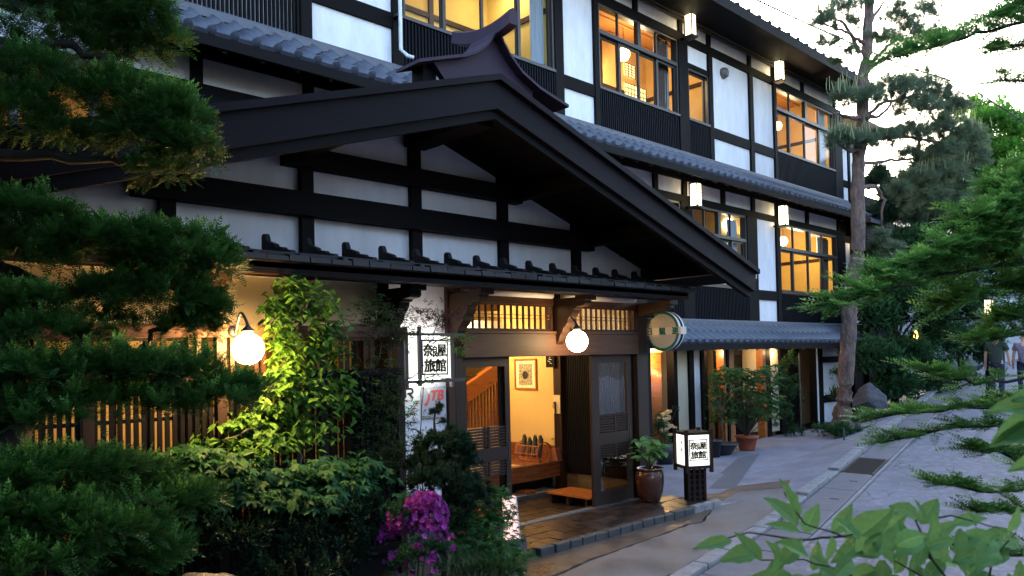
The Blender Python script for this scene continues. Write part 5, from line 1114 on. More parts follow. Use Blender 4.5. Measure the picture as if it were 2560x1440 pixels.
leaves(fol, [(1150, 840, 6.9, 40, 12, 16), (1140, 870, 6.9, 26, 20, 14), (1080, 950, 7, 50, 12, 10), (1055, 1085, 7, 40, 20, 10), (1030, 1030, 7, 30, 14, 12)], LFN, .085, droop=.7); fol.build('lower_leaves', LM['vine'], nb2)
# dwarf pine, azalea, leafy shrub in the bed before the sign
dw = thing('dwarf_pine', 'round dark dwarf pine in the bed under the two company plates', 'shrub', (4.3, 5.1, -.1)); fol = Fol(); tb = MB()
for a in [(1110, 1110, 6.5, 85, 42, 330), (1060, 1160, 6.4, 60, 40, 160), (1150, 1150, 6.5, 60, 45, 190), (1100, 1200, 6.3, 100, 60, 380), (1090, 1290, 6.2, 110, 60, 380), (1170, 1240, 6.3, 70, 60, 220)]: P(*a[:5], a[5] * 1.3, size=.05, tpl=TUFTS, lift=.5, per=6)
p = atD(1110, 1330, 6.4); limb(tb, [V3((p.x, p.y, -.1)), atD(1110, 1180, 6.5), atD(1088, 1080, 6.5), atD(1090, 1000, 6.5)], .03, .004, 6, .01); P(1090, 1050, 6.5, 24, 50, 26, size=.05, tpl=TUFTS)
part('stem', tb, M['barkd'], dw); fol.build('foliage', LM['dwarf'], dw)
az = thing('azalea_bush', 'azalea bush covered in bright purple flowers in front of the dwarf pine', 'bush', (3.6, 4.8, -.1)); fol = Fol(); f2 = Fol(); tb = MB()
P(1035, 1290, 5.75, 85, 55, 420, size=.06, tpl=LFS, f=f2); P(1050, 1400, 5.6, 90, 60, 380, size=.06, tpl=LFS, f=f2)
fl = []
for k in range(5):
    a = 2 * math.pi * k / 5
FLW = ([], [], [])
for k in range(5):
    a = 2 * math.pi * k / 5; q = len(FLW[0]); c_, s2 = math.cos(a), math.sin(a)
    for x, y in ((0, 0), (.55, -.42), (1.05, 0), (.55, .42)): FLW[0].append((.35 * x + .05, x * c_ - y * s2, x * s2 + y * c_))
    FLW[1].append((q, q + 1, q + 2, q + 3)); FLW[2].append(.1 * k)
def flowers(px, py, d, rx, rz, n):
    c = np.array(atD(px, py, d)); s_ = d / FPX; dd = rng.normal(0, 1, (n, 3)); dd[:, 1] = -abs(dd[:, 1]); dd[:, 2] += .3; dd /= np.linalg.norm(dd, axis=1, keepdims=True)
    fol.scatter(FLW, c + dd * np.array([rx, rx, rz]) * s_ * rng.uniform(.9, 1.12, (n, 1)), dd + rng.normal(0, .5, (n, 3)), .021 * rng.uniform(.8, 1.25, n))
for a in [(1050, 1258, 5.72, 50, 26, 150), (1000, 1300, 5.7, 50, 28, 120), (1085, 1290, 5.75, 34, 40, 90), (1050, 1300, 5.65, 50, 26, 90), (975, 1325, 5.7, 30, 16, 40), (1100, 1330, 5.75, 14, 26, 26), (990, 1395, 5.6, 34, 16, 34), (1040, 1372, 5.55, 16, 10, 16), (1078, 1392, 5.5, 14, 14, 16), (1085, 1360, 5.5, 50, 50, 14), (955, 1345, 5.6, 20, 12, 12), (1040, 1425, 5.5, 60, 12, 12)]: flowers(*a)
p = atD(1040, 1400, 5.7)
for k in range(4): limb(tb, [V3((p.x, p.y, -.1)), atD(1000 + 25 * k, 1300, 5.75)], .012, .004, 5, .01)
part('stem', tb, M['twig'], az); f2.build('foliage', LM['dark'], az); fol.build('blossom', LM['azal'], az)
sb = thing('leafy_shrub', 'fresh green lobed leaf shrub at the corner of the paved entrance', 'shrub', (4.6, 5.1, -.1)); fol = Fol(); tb = MB()
leaves(fol, [(1240, 1230, 6.6, 44, 24, 60), (1215, 1280, 6.5, 60, 40, 150), (1260, 1290, 6.5, 40, 30, 60), (1180, 1340, 6.3, 80, 60, 260), (1240, 1370, 6.2, 80, 50, 230), (1160, 1290, 6.4, 60, 40, 110), (1280, 1410, 6.1, 50, 30, 110)], MAP, .055, droop=.1)
p = atD(1220, 1400, 6.3)
for k in range(5): limb(tb, [V3((p.x, p.y, -.1)), atD(1160 + 25 * k, 1300 - 10 * (k % 2), 6.45)], .01, .003, 5, .01)
part('stem', tb, M['twig'], sb); fol.build('foliage', LM['shrub'], sb)
f2 = Fol(); n = 420; c = np.array([[*atD(x, y, 5.9)] for x, y in zip(rng.uniform(1120, 1280, n), rng.uniform(1420, 1455, n))]); BL = ([(0, -.012, 0), (0, .012, 0), (.55, .014, .0), (.55, -.01, 0), (1, 0, -.22), (1, 0.002, -.22)], [(0, 1, 2, 3), (3, 2, 5, 4)], [0, .2])
f2.scatter(BL, c, np.stack([rng.normal(.2, .5, n), rng.normal(0, .5, n), np.full(n, .9)], 1), .22 * rng.uniform(.5, 1.2, n)); o = f2.build('grass', LM['grass'])
tag(o, 'tuft of grass at the front edge of the garden bed', 'grass')
# mound of earth for the bed, moss, boulder
mb = MB(); nx = 26
v = []
for j in range(nx):
    for i in range(nx):
        x = -1.5 + 6.75 * i / (nx - 1); y = 2.0 + 4.2 * j / (nx - 1); e = min(1, (5.25 - x) / .5) * min(1, (y - 2.0) / .8); v.append((x, y, -.16 + .22 * max(0, e) + .03 * math.sin(x * 5) * math.sin(y * 6)))
mb.add(v, [(j * nx + i, j * nx + i + 1, (j + 1) * nx + i + 1, (j + 1) * nx + i) for j in range(nx - 1) for i in range(nx - 1)]); part('garden_bed', mb, M['earth'], smooth=True, kind='structure')
def rock(name, c, rad, label, m='stone', seed=1, cat='rock'):
    import bmesh
    b = bmesh.new(); bmesh.ops.create_icosphere(b, subdivisions=4, radius=1); q = random.Random(seed); ks = [(V3((q.gauss(0, 1), q.gauss(0, 1), q.gauss(0, 1))).normalized(), q.uniform(.62, .95)) for _ in range(14)]
    for vtx in b.verts:
        for nrm, d in ks:
            t = vtx.co.dot(nrm)
            if t > d: vtx.co -= nrm * (t - d) * .9
        vtx.co = V3((vtx.co.x * rad[0], vtx.co.y * rad[1], vtx.co.z * rad[2])) * (1 + .03 * math.sin(vtx.co.x * 11) * math.sin(vtx.co.z * 13)) + V3(c)
    me = bpy.data.meshes.new(name); b.to_mesh(me); b.free(); me.materials.append(M[m]); o = link(name, me); return tag(o, label, cat)
p = atD(505, 1450, 4.3); rock('boulder', (p.x, p.y, p.z - .17), (.28, .24, .22), 'smooth grey boulder dim in the shade at the bottom of the garden bed', 'curbd')
f2 = Fol(); n = 2200; c = np.array([[*atZ(x, y, -.06)] for x, y in zip(rng.normal(1305, 24, n), rng.normal(1388, 9, n))]); f2.scatter(BL, c, rng.normal(0, .5, (n, 3)) + [0, 0, .7], .035); o = f2.build('moss', LM['grass']); tag(o, 'patch of moss and weeds where the kerb of the paving begins', 'moss')

# ------------------------------------------------------------------ pots
def leafobj(name, mat_, wd=.6, L=1, lobes=0):
    v, f, a = (T_leaf(wd, .2, .25) if not lobes else T_maple())
    me = bpy.data.meshes.new(name); me.from_pydata([tuple(p) for p in v], [], f)
    at = me.attributes.new('v', 'FLOAT', 'FACE'); at.data.foreach_set('value', [rnd.random() * .9] * len(f)); me.materials.append(mat_); return me
def placeleaf(me, par, p, d, s, name='leaf', upv=None):
    d = V3(d).normalized(); u = V3(upv or (rnd.gauss(0, .3), rnd.gauss(-.35, .3), 1)); r = u.cross(d).normalized(); w_ = d.cross(r)
    o = bpy.data.objects.new(name, me); COL.objects.link(o); o.parent = par; o.matrix_parent_inverse = Matrix.Translation(-V3(par.location))
    o.matrix_basis = Matrix(((d.x * s, r.x * s, w_.x * s, p[0]), (d.y * s, r.y * s, w_.y * s, p[1]), (d.z * s, r.z * s, w_.z * s, p[2]), (0, 0, 0, 1))); return o
def pot(name, c, prof, m, label, cat='flower pot', n=28):
    t = thing(name, label, cat, c); part('pot', MB().lathe(c, prof, n), M[m], t, smooth=True); h = prof[-1][1]; r = prof[-1][0]
    part('soil', MB().lathe(c, [(r * .98, h - .02), (.01, h + .005)], n), M['soil'], t); return t
jc = atZ(1626, 1252, .012)
jar = pot('glazed_jar', (jc.x, jc.y, .012), [(.12, 0), (.135, .02), (.17, .12), (.188, .24), (.19, .33), (.180, .385), (.172, .40), (.178, .415), (.192, .425), (.194, .437), (.178, .44), (.165, .42), (.16, .40)], 'jarglaze', 'big brown glazed jar planted with hydrangea beside the right entrance post', 'jar')
hy = thing('hydrangea', 'young hydrangea with broad pale green leaves growing in the brown glazed jar', 'plant', (jc.x, jc.y, .43)); tb = MB()
lm = [leafobj('leaf', LM['broad'], w_) for w_ in (.62, .7, .78, .66)]
for k in range(13):
    a = rnd.random() * 6.283; e = V3((jc.x, jc.y, .43)) + V3((math.cos(a) * rnd.uniform(.05, .2), math.sin(a) * rnd.uniform(.05, .2), rnd.uniform(.14, .42))); tb.tube([(jc.x, jc.y, .42), e], [.006, .004], 5)
    for q in range(4): b_ = a + q * 1.57 + rnd.random(); placeleaf(lm[rnd.randrange(4)], hy, e - V3((0, 0, .02 * q)), (math.cos(b_), math.sin(b_) - .3, rnd.uniform(-.35, .35)), rnd.uniform(.12, .18))
part('stem', tb, M['twig'], hy)
p = atZ(1415, 1214, -.05); pt = pot('white_pot', (p.x, p.y, -.045), [(.055, 0), (.06, .01), (.075, .12), (.085, .125), (.085, .14), (.075, .14)], 'plasticw', 'small cream pot with a slim standard tree inside the doorway by the duckboard')
st = thing('slim_potted_tree', 'slim single stemmed tree with long leaves and one red bloom inside the doorway', 'plant', (p.x, p.y, .08)); tb = MB(); limb(tb, [(p.x, p.y, .08), (p.x + .01, p.y, .35), (p.x - .01, p.y, .62)], .008, .005, 6, .003); part('stem', tb, M['plasticw'], st)
lm2 = [leafobj('leaf', LM['dark'], .25) for _ in range(3)]
for k in range(44): a = rnd.random() * 6.283; placeleaf(lm2[k % 3], st, (p.x + rnd.gauss(0, .05), p.y + rnd.gauss(0, .05), .62 + rnd.gauss(0, .06)), (math.cos(a), math.sin(a), rnd.uniform(-.5, .5)), rnd.uniform(.07, .14))
part('bloom', MB().lathe((p.x - .03, p.y - .05, .66), [(.005, -.012), (.018, 0), (.005, .012)], 8), bpy.data.materials['red cloth'], st)
def fatsia(t, c, h, sp, n, lmm, size, lean=(0, 0)):
    tb = MB()
    for k in range(n):
        a = rnd.random() * 6.283; q = rnd.random() ** .5; e = V3(c) + V3((math.cos(a) * sp * q + lean[0], math.sin(a) * sp * q * .7 + lean[1], h * rnd.uniform(.25, 1)))
        if k % 3 == 0: tb.tube([c, V3(c).lerp(e, .5) + V3((0, 0, .06)), e], [.009, .006, .004], 5)
        placeleaf(lmm[rnd.randrange(len(lmm))], t, e, (math.cos(a), math.sin(a) - .4, rnd.uniform(-.5, .15)), size * rnd.uniform(.7, 1.2))
    part('stem', tb, M['twig'], t)
p = atZ(1868, 1126, -.09)
tp = pot('terracotta_pot', (p.x, p.y, -.08), [(.15, 0), (.16, .02), (.205, .24), (.235, .245), (.24, .30), (.22, .30)], 'terra', 'orange terracotta pot at the foot of the lit wooden post')
fa = thing('potted_fatsia', 'large fatsia with dark lobed leaves spreading from the terracotta pot', 'plant', (p.x, p.y, .2))
fatsia(fa, (p.x, p.y, .2), 1.45, .85, 420, [leafobj('leaf', LM['fat'], lobes=1) for _ in range(5)], .19)
p = atZ(1808, 1137, -.09)
bp = pot('black_bowl_pot', (p.x, p.y, -.08), [(.15, 0), (.17, .02), (.25, .14), (.29, .2), (.31, .205), (.31, .225), (.28, .225)], 'plasticb', 'wide black bowl pot between the lantern sign and the terracotta pot')
bs = thing('bare_twig_shrub', 'thin shrub with bare crooked branches growing from the wide black bowl', 'shrub', (p.x, p.y, .14)); tb = MB(); q0 = V3((p.x, p.y, .14))
m_ = atD(1800, 1030, (p - EYEP).dot(fw))
limb(tb, [q0, q0.lerp(m_, .5) + V3((.03, 0, 0)), m_], .02, .014, 6, .01)
fol = Fol(); dd = (p - EYEP).dot(fw)
for a in ((1770, 980), (1850, 960), (1880, 1000), (1780, 940), (1830, 990), (1775, 1010), (1800, 940)): limb(tb, [m_, m_.lerp(atD(*a, dd), .6) + V3((rnd.gauss(0, .04), 0, .04)), atD(*a, dd)], .009, .003, 5, .012)
leaves(fol, [(1790, 960, dd, 60, 14, 40), (1770, 1020, dd, 30, 30, 30), (1840, 950, dd, 50, 20, 30)], LFS, .06, droop=.3); part('stem', tb, M['twig'], bs); fol.build('foliage', LM['dark'], bs)
p = atZ(1783, 1143, -.09); pot('black_pot', (p.x, p.y, -.08), [(.13, 0), (.16, .3), (.175, .3), (.175, .33), (.15, .33)], 'plasticb', 'straight black pot just behind the lantern sign')
p = atZ(1662, 1160, -.09); pot('dark_square_pot', (p.x, p.y, -.08), [(.18, 0), (.2, .36), (.19, .37)], 'plasticb', 'dark pot standing between the glazed jar and the lantern sign', n=4)
cm = thing('potted_camellia', 'dark small leaved camellia behind the glazed jar by the bamboo screen', 'shrub', (p.x, p.y, .25)); fol = Fol(); tb = MB(); tb.tube([(p.x, p.y, .2), (p.x, p.y, .7)], .015, 6)
dd = (p - EYEP).dot(fw); P(1650, 1075, dd, 26, 45, 150, size=.07, tpl=LFS); P(1665, 1120, dd, 30, 40, 120, size=.07, tpl=LFS); P(1688, 1022, dd, 16, 6, 22, size=.06, tpl=LFS); tb.tube([(p.x, p.y, .7), atD(1676, 1060, dd), atD(1690, 1025, dd)], .007, 5)
part('stem', tb, M['twig'], cm); fol.build('foliage', LM['dark'], cm)
# evergreen column trained against the wall
ev = thing('evergreen_column', 'tall dark evergreen climbing the wall left of the open side door', 'tree', (17.6, 8.6, -.1)); fol = Fol(); tb = MB(); tb.tube([(18.0, 8.6, -.1), (18.0, 8.6, 1.9)], .02, 6)
for a in [(1975, 905, 18.9, 26, 30, 130), (1960, 960, 18.8, 36, 40, 200), (1985, 1000, 18.8, 36, 45, 220), (1960, 1050, 18.6, 36, 45, 200), (1985, 1085, 18.4, 26, 26, 90)]: P(*a, size=.10, tpl=LFS)
part('stem', tb, M['twig'], ev); fol.build('foliage', LM['dark'], ev)
# ------------------------------------------------------------------ red pine
pine = thing('red_pine', 'tall leaning red pine with scaly bark in front of the right end of the inn', 'tree', (17.2, 7.3, .1)); tb = MB(); DP = 17.3
base = atZ(2102, 1072, .18); DP = (base - EYEP).dot(fw)
tp_ = [(2102, 1085), (2106, 1040), (2114, 960), (2120, 850), (2124, 760), (2130, 700), (2144, 640), (2147, 581), (2144, 480), (2147, 386), (2158, 336), (2157, 285), (2153, 218), (2167, 134), (2170, 60), (2176, -30), (2190, -140)]
ra = [.24, .20, .165, .16, .155, .155, .15, .15, .14, .135, .13, .13, .125, .115, .105, .09, .06]
pts = []; rr = []
for i in range(len(tp_) - 1):
    for j in range(4):
        t = j / 4; x = tp_[i][0] + (tp_[i + 1][0] - tp_[i][0]) * t; y = tp_[i][1] + (tp_[i + 1][1] - tp_[i][1]) * t; pts.append(atD(x + rnd.gauss(0, .6), y, DP)); rr.append((ra[i] + (ra[i + 1] - ra[i]) * t) * rnd.uniform(.95, 1.07))
tb.tube(pts, rr, 14)
part('trunk', tb, M['bark'], pine, smooth=True); tb = MB()
def pb_(pts, a, b): limb(tb, [atD(x, y, DP + (q[0] if q else 0)) for x, y, *q in pts], a, b, 6, .02)
BRS = [[(2165, 110), (2140, 90, -.3), (2090, 70, -.6), (2050, 60, -.8)], [(2172, 60), (2200, 20, .4), (2215, -10, .5)], [(2160, 180), (2200, 130, .4), (2240, 100, .6), (2300, 90, .9), (2350, 70, 1.1)],
       [(2155, 200), (2200, 150, -.3), (2240, 130, -.5)], [(2150, 130), (2110, 60, -.4), (2070, 30, -.7)], [(2155, 300), (2200, 260, .4), (2260, 245, .8), (2330, 230, 1.2)], [(2155, 300), (2200, 290, -.5), (2260, 230, -.8)],
       [(2150, 420), (2180, 405, .5), (2240, 400, 1), (2290, 400, 1.5), (2330, 420, 2)], [(2148, 470), (2190, 465, .3), (2210, 500, .4), (2200, 560, .5), (2215, 600, .5)], [(2150, 355), (2230, 340, .6), (2330, 350, 1.2), (2420, 370, 1.6)], [(2155, 300), (2110, 290, -.5), (2080, 280, -.8)], [(2148, 380), (2110, 370, -.4), (2085, 350, -.6)], [(2290, 400, 1.5), (2300, 330, 1.3), (2320, 300, 1.2)]]
for b_ in BRS: pb_(b_, .055, .015)
part('branch', tb, M['bark'], pine, smooth=True)
fol = Fol()
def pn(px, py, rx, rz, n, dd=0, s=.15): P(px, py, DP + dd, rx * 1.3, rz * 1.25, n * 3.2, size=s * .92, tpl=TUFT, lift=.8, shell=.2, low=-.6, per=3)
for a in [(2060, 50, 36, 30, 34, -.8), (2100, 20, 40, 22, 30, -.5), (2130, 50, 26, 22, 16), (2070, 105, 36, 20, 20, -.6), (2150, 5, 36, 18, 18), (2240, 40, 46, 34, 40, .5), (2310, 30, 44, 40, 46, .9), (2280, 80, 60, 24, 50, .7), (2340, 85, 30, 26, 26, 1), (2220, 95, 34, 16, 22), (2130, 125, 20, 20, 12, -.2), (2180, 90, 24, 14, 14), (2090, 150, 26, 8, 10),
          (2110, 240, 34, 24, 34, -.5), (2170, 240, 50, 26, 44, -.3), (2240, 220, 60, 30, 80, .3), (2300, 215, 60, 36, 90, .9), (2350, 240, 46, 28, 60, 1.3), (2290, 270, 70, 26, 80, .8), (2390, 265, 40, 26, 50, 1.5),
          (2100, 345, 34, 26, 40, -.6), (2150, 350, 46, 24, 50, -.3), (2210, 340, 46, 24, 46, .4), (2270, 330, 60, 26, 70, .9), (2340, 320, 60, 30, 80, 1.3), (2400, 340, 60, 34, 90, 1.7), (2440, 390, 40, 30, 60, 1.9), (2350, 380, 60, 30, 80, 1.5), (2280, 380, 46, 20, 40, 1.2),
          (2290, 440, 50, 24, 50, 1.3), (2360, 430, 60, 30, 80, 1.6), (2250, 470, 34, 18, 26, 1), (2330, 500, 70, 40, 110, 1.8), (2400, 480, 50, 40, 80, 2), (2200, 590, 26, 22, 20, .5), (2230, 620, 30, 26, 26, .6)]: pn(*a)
# upright pale candles
n = 420; q = rng.integers(0, 30, n)
blobs = [(2110, 225, 30, -.5), (2200, 205, 40, 0), (2300, 190, 50, .9), (2100, 330, 30, -.6), (2150, 335, 40, -.3), (2340, 295, 60, 1.3), (2410, 315, 50, 1.7), (2300, 425, 50, 1.3), (2360, 410, 50, 1.6), (2290, 20, 50, .8), (2080, 30, 40, -.6)]
c = []
for k in range(n): b_ = blobs[k % len(blobs)]; c.append(atD(b_[0] + rng.normal(0, b_[2] * .7), b_[1] + rng.normal(0, 9), DP + b_[3] + rng.normal(0, .3)))
CAN = ([(0, -.03, 0), (0, .03, 0), (1, .018, 0), (1, -.018, 0), (0, 0, -.03), (0, 0, .03), (1, 0, .018), (1, 0, -.018)], [(0, 1, 2, 3), (4, 5, 6, 7)], [1, 1])
fol.scatter(CAN, np.array([[*v] for v in c]), np.stack([rng.normal(0, .12, n), rng.normal(0, .12, n), np.ones(n)], 1), .26 * rng.uniform(.6, 1.2, n), U=rng.normal(0, 1, (n, 3)), att=np.full(n, 1.0))
fol.build('foliage', LM['pine'], pine)
# rock and low plants by the pine
p = atD(2180, 1010, 18.6); rock('garden_rock', (p.x, p.y, p.z), (.55, .42, .56), 'big dark mottled rock beside the foot of the pine', seed=4)
lp = thing('low_shrub', 'low leafy shrub around the foot of the pine', 'shrub', (16.8, 7.2, .1)); fol = Fol()
for a in [(2110, 1085, 16.6, 50, 26, 180), (2160, 1090, 16.8, 34, 20, 90), (2060, 1075, 17.2, 26, 12, 50), (2240, 1030, 18.5, 40, 16, 80), (2090, 935, 18.0, 18, 8, 26), (2085, 985, 18.0, 20, 10, 30)]: P(*a, size=.16, tpl=LFS)
fol.build('foliage', LM['dark'], lp, kind=None); tb = MB(); p = atZ(2110, 1095, .15); tb.tube([(p.x, p.y, .05), (p.x, p.y, .35)], .02, 5); part('stem', tb, M['twig'], lp)
# ------------------------------------------------------------------ background trees up the lane
def bgtree(name, label, blobs, lm_, size, base, tpl=LFS, tr=.12, cat='tree'):
    t = thing(name, label, cat, base); fol = Fol(); tb = MB()
    for a in blobs: P(*a, size=size, tpl=tpl, f=fol)
    top_ = atD(blobs[0][0], blobs[0][1], blobs[0][2]); limb(tb, [V3(base), V3(base).lerp(top_, .5) + V3((.1, 0, 0)), top_], tr, tr * .4, 7, .03)
    for a in blobs[1:6]: e = atD(*a[:3]); limb(tb, [V3(base).lerp(top_, .45), e], tr * .4, tr * .15, 5, .03)
    part('trunk', tb, M['barkd'], t, smooth=True); fol.build('crown', lm_, t); return t
b1 = atD(2240, 1000, 22)
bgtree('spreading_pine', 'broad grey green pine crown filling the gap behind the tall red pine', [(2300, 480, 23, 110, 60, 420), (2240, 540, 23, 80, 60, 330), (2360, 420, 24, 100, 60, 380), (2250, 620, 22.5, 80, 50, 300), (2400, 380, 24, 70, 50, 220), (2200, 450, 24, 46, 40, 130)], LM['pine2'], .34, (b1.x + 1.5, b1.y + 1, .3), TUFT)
bgtree('layered_yew', 'layered dark yew filling the space right of the pine trunk', [(2230, 700, 21, 90, 60, 420), (2300, 640, 22, 110, 70, 480), (2200, 800, 20.5, 60, 50, 300), (2290, 780, 21, 100, 60, 480), (2190, 900, 20, 60, 50, 320), (2270, 900, 21, 90, 60, 480), (2340, 850, 21.5, 70, 60, 380), (2240, 970, 20.5, 60, 34, 240), (2360, 740, 22, 80, 60, 340), (2330, 960, 22, 60, 34, 220)], LM['dark'], .34, (b1.x, b1.y, .3), LFS)
b2 = atD(2400, 960, 25)
bgtree('cedar_tree', 'dark feathery tree behind the layered yew up the lane', [(2400, 560, 25, 110, 100, 560), (2450, 660, 25, 80, 80, 360), (2400, 780, 25, 70, 70, 360), (2360, 660, 25, 90, 80, 420), (2420, 880, 25, 60, 60, 300), (2340, 560, 25, 80, 60, 260)], LM['dark'], .42, (b2.x, b2.y, .5))
b3 = atD(2480, 900, 34)
bgtree('bright_maple', 'bright green broadleaf tree rising behind the pine at the right', [(2480, 330, 34, 90, 70, 460), (2530, 420, 34, 110, 90, 520), (2440, 420, 34, 80, 70, 330), (2480, 300, 34, 50, 24, 120), (2580, 330, 35, 90, 60, 300), (2500, 520, 34, 120, 90, 420)], LM['far'], .5, (b3.x, b3.y, 1.0))
bgtree('distant_tree', 'small distant tree crown against the sky left of the bright maple', [(2440, 265, 45, 40, 18, 90), (2400, 290, 45, 60, 26, 140)], LM['far'], .5, tuple(atD(2430, 800, 45)))
# wooded hill behind everything
fol = Fol(); n = 2400; th = rng.uniform(.25, 1.9, n); rad = rng.uniform(60, 110, n); hx = rad * np.sin(th); hy_ = rad * np.cos(th); hz = 3 + (rad - 60) * .16 + rng.uniform(-3, 4.5, n) + 2 * np.sin(th * 9)
fol.scatter(LFS, np.stack([hx, hy_, hz], 1), rng.normal(0, 1, (n, 3)), 4.6, att=rng.random(n)); o = fol.build('far_woods', LM['far']); tag(o, 'wooded hillside far beyond the inn', 'woods')
mb = MB(); v = []; nx = 40
for j in range(6):
    for i in range(nx): a = .1 + 1.95 * i / (nx - 1); r2 = 58 + j * 12; v.append((r2 * math.sin(a), r2 * math.cos(a), -2 + (0 if j == 0 else 3 + j * 1.7)))
mb.add(v, [(j * nx + i, j * nx + i + 1, (j + 1) * nx + i + 1, (j + 1) * nx + i) for j in range(5) for i in range(nx - 1)]); part('hill', mb, M['earth'], kind='structure')
# house up the lane with a lit lantern
hs = thing('lane_house', 'pale house front half hidden by foliage up the lane', 'house', tuple(atD(2520, 900, 30))); p = atD(2500, 760, 30)
part('wall', B(p.x - 1, p.x + 7, p.y, p.y + 4, .3, p.z + 2.6), mat('house wall', (.25, .27, .3), .8, noise=(1, .3)), hs); part('roof', MB().prism([(-1.8, 0), (7.8, 0), (3, 1.8)], lambda x, z: (p.x + x, p.y - .6, p.z + 2.6 + z), lambda x, z: (p.x + x, p.y + 4.6, p.z + 2.6 + z)), M['tile'], hs)
part('window', B(p.x + .6, p.x + 1.6, p.y - .03, p.y + .01, p.z - .6, p.z + .5), M['net'], hs); part('door', B(p.x - .5, p.x + .3, p.y - .03, p.y + .01, .5, p.z - .8), M['timber'], hs)
q = atD(2472, 772, 20); lantern(q.x, q.y, q.z, 'lit box lantern on a post up the lane at the right edge', 1.0)
ps = thing('lantern_post', 'slim dark post under the lantern up the lane', 'post', (q.x, q.y, .5)); part('post', B(q.x - .05, q.x + .05, q.y + .02, q.y + .12, roadz(q.x), q.z - .26), M['timber'], ps)
wl = thing('garden_lamp', 'small orange lamp glowing through the dark foliage', 'lamp', tuple(atD(2290, 830, 19.8))); part('shade', MB().lathe(atD(2290, 838, 20.6), [(.02, .12), (.05, .03), (.06, -.06), (.05, -.1)], 12), emis('orange lamp', (1, .45, .08), .8), wl); e = atD(2290, 838, 20.6); part('stake', MB().tube([(e.x, e.y, .3), (e.x, e.y, e.z - .2)], .02, 6), M['black'], wl)
sp = thing('boundary_stone', 'pale upright stone at the edge of the lane', 'stone', tuple(atD(2358, 940, 22))); e = atD(2358, 930, 22); part('stone', MB().prism([(-.13, -1.0), (.13, -1.0), (.11, .1), (.0, .28), (-.11, .1)], lambda x, z: (e.x + x, e.y, e.z + z), lambda x, z: (e.x + x, e.y + .2, e.z + z)), M['kerb'], sp)
# ------------------------------------------------------------------ cables
ca = thing('overhead_cable', 'black overhead cable with a loose spiral of thinner wire crossing the sky', 'cable', (20, 12, 12))
pa = [atD(1850, -20, 20), atD(2020, 60, 22), atD(2260, 165, 25), atD(2420, 215, 28), atD(2600, 330, 32)]
L_ = limb(MB(), pa, .02, .02); part('cable', MB().tube(L_, .028, 6), M['cable'], ca, smooth=True)
g = MB(); pts = []
for i in range(160):
    t = i / 159 * (len(L_) - 1.001); k = int(t); p = L_[k].lerp(L_[k + 1], t - k); pts.append(p + V3((.0, .10 * math.sin(i * .8), -.10 - .09 * math.cos(i * .8))))
part('spiral_wire', g.tube(pts, .008, 4), M['cable'], ca); part('second_wire', MB().tube([p + V3((0, 0, .9 + .02 * i)) for i, p in enumerate(L_)], .010, 4), M['cable'], ca)
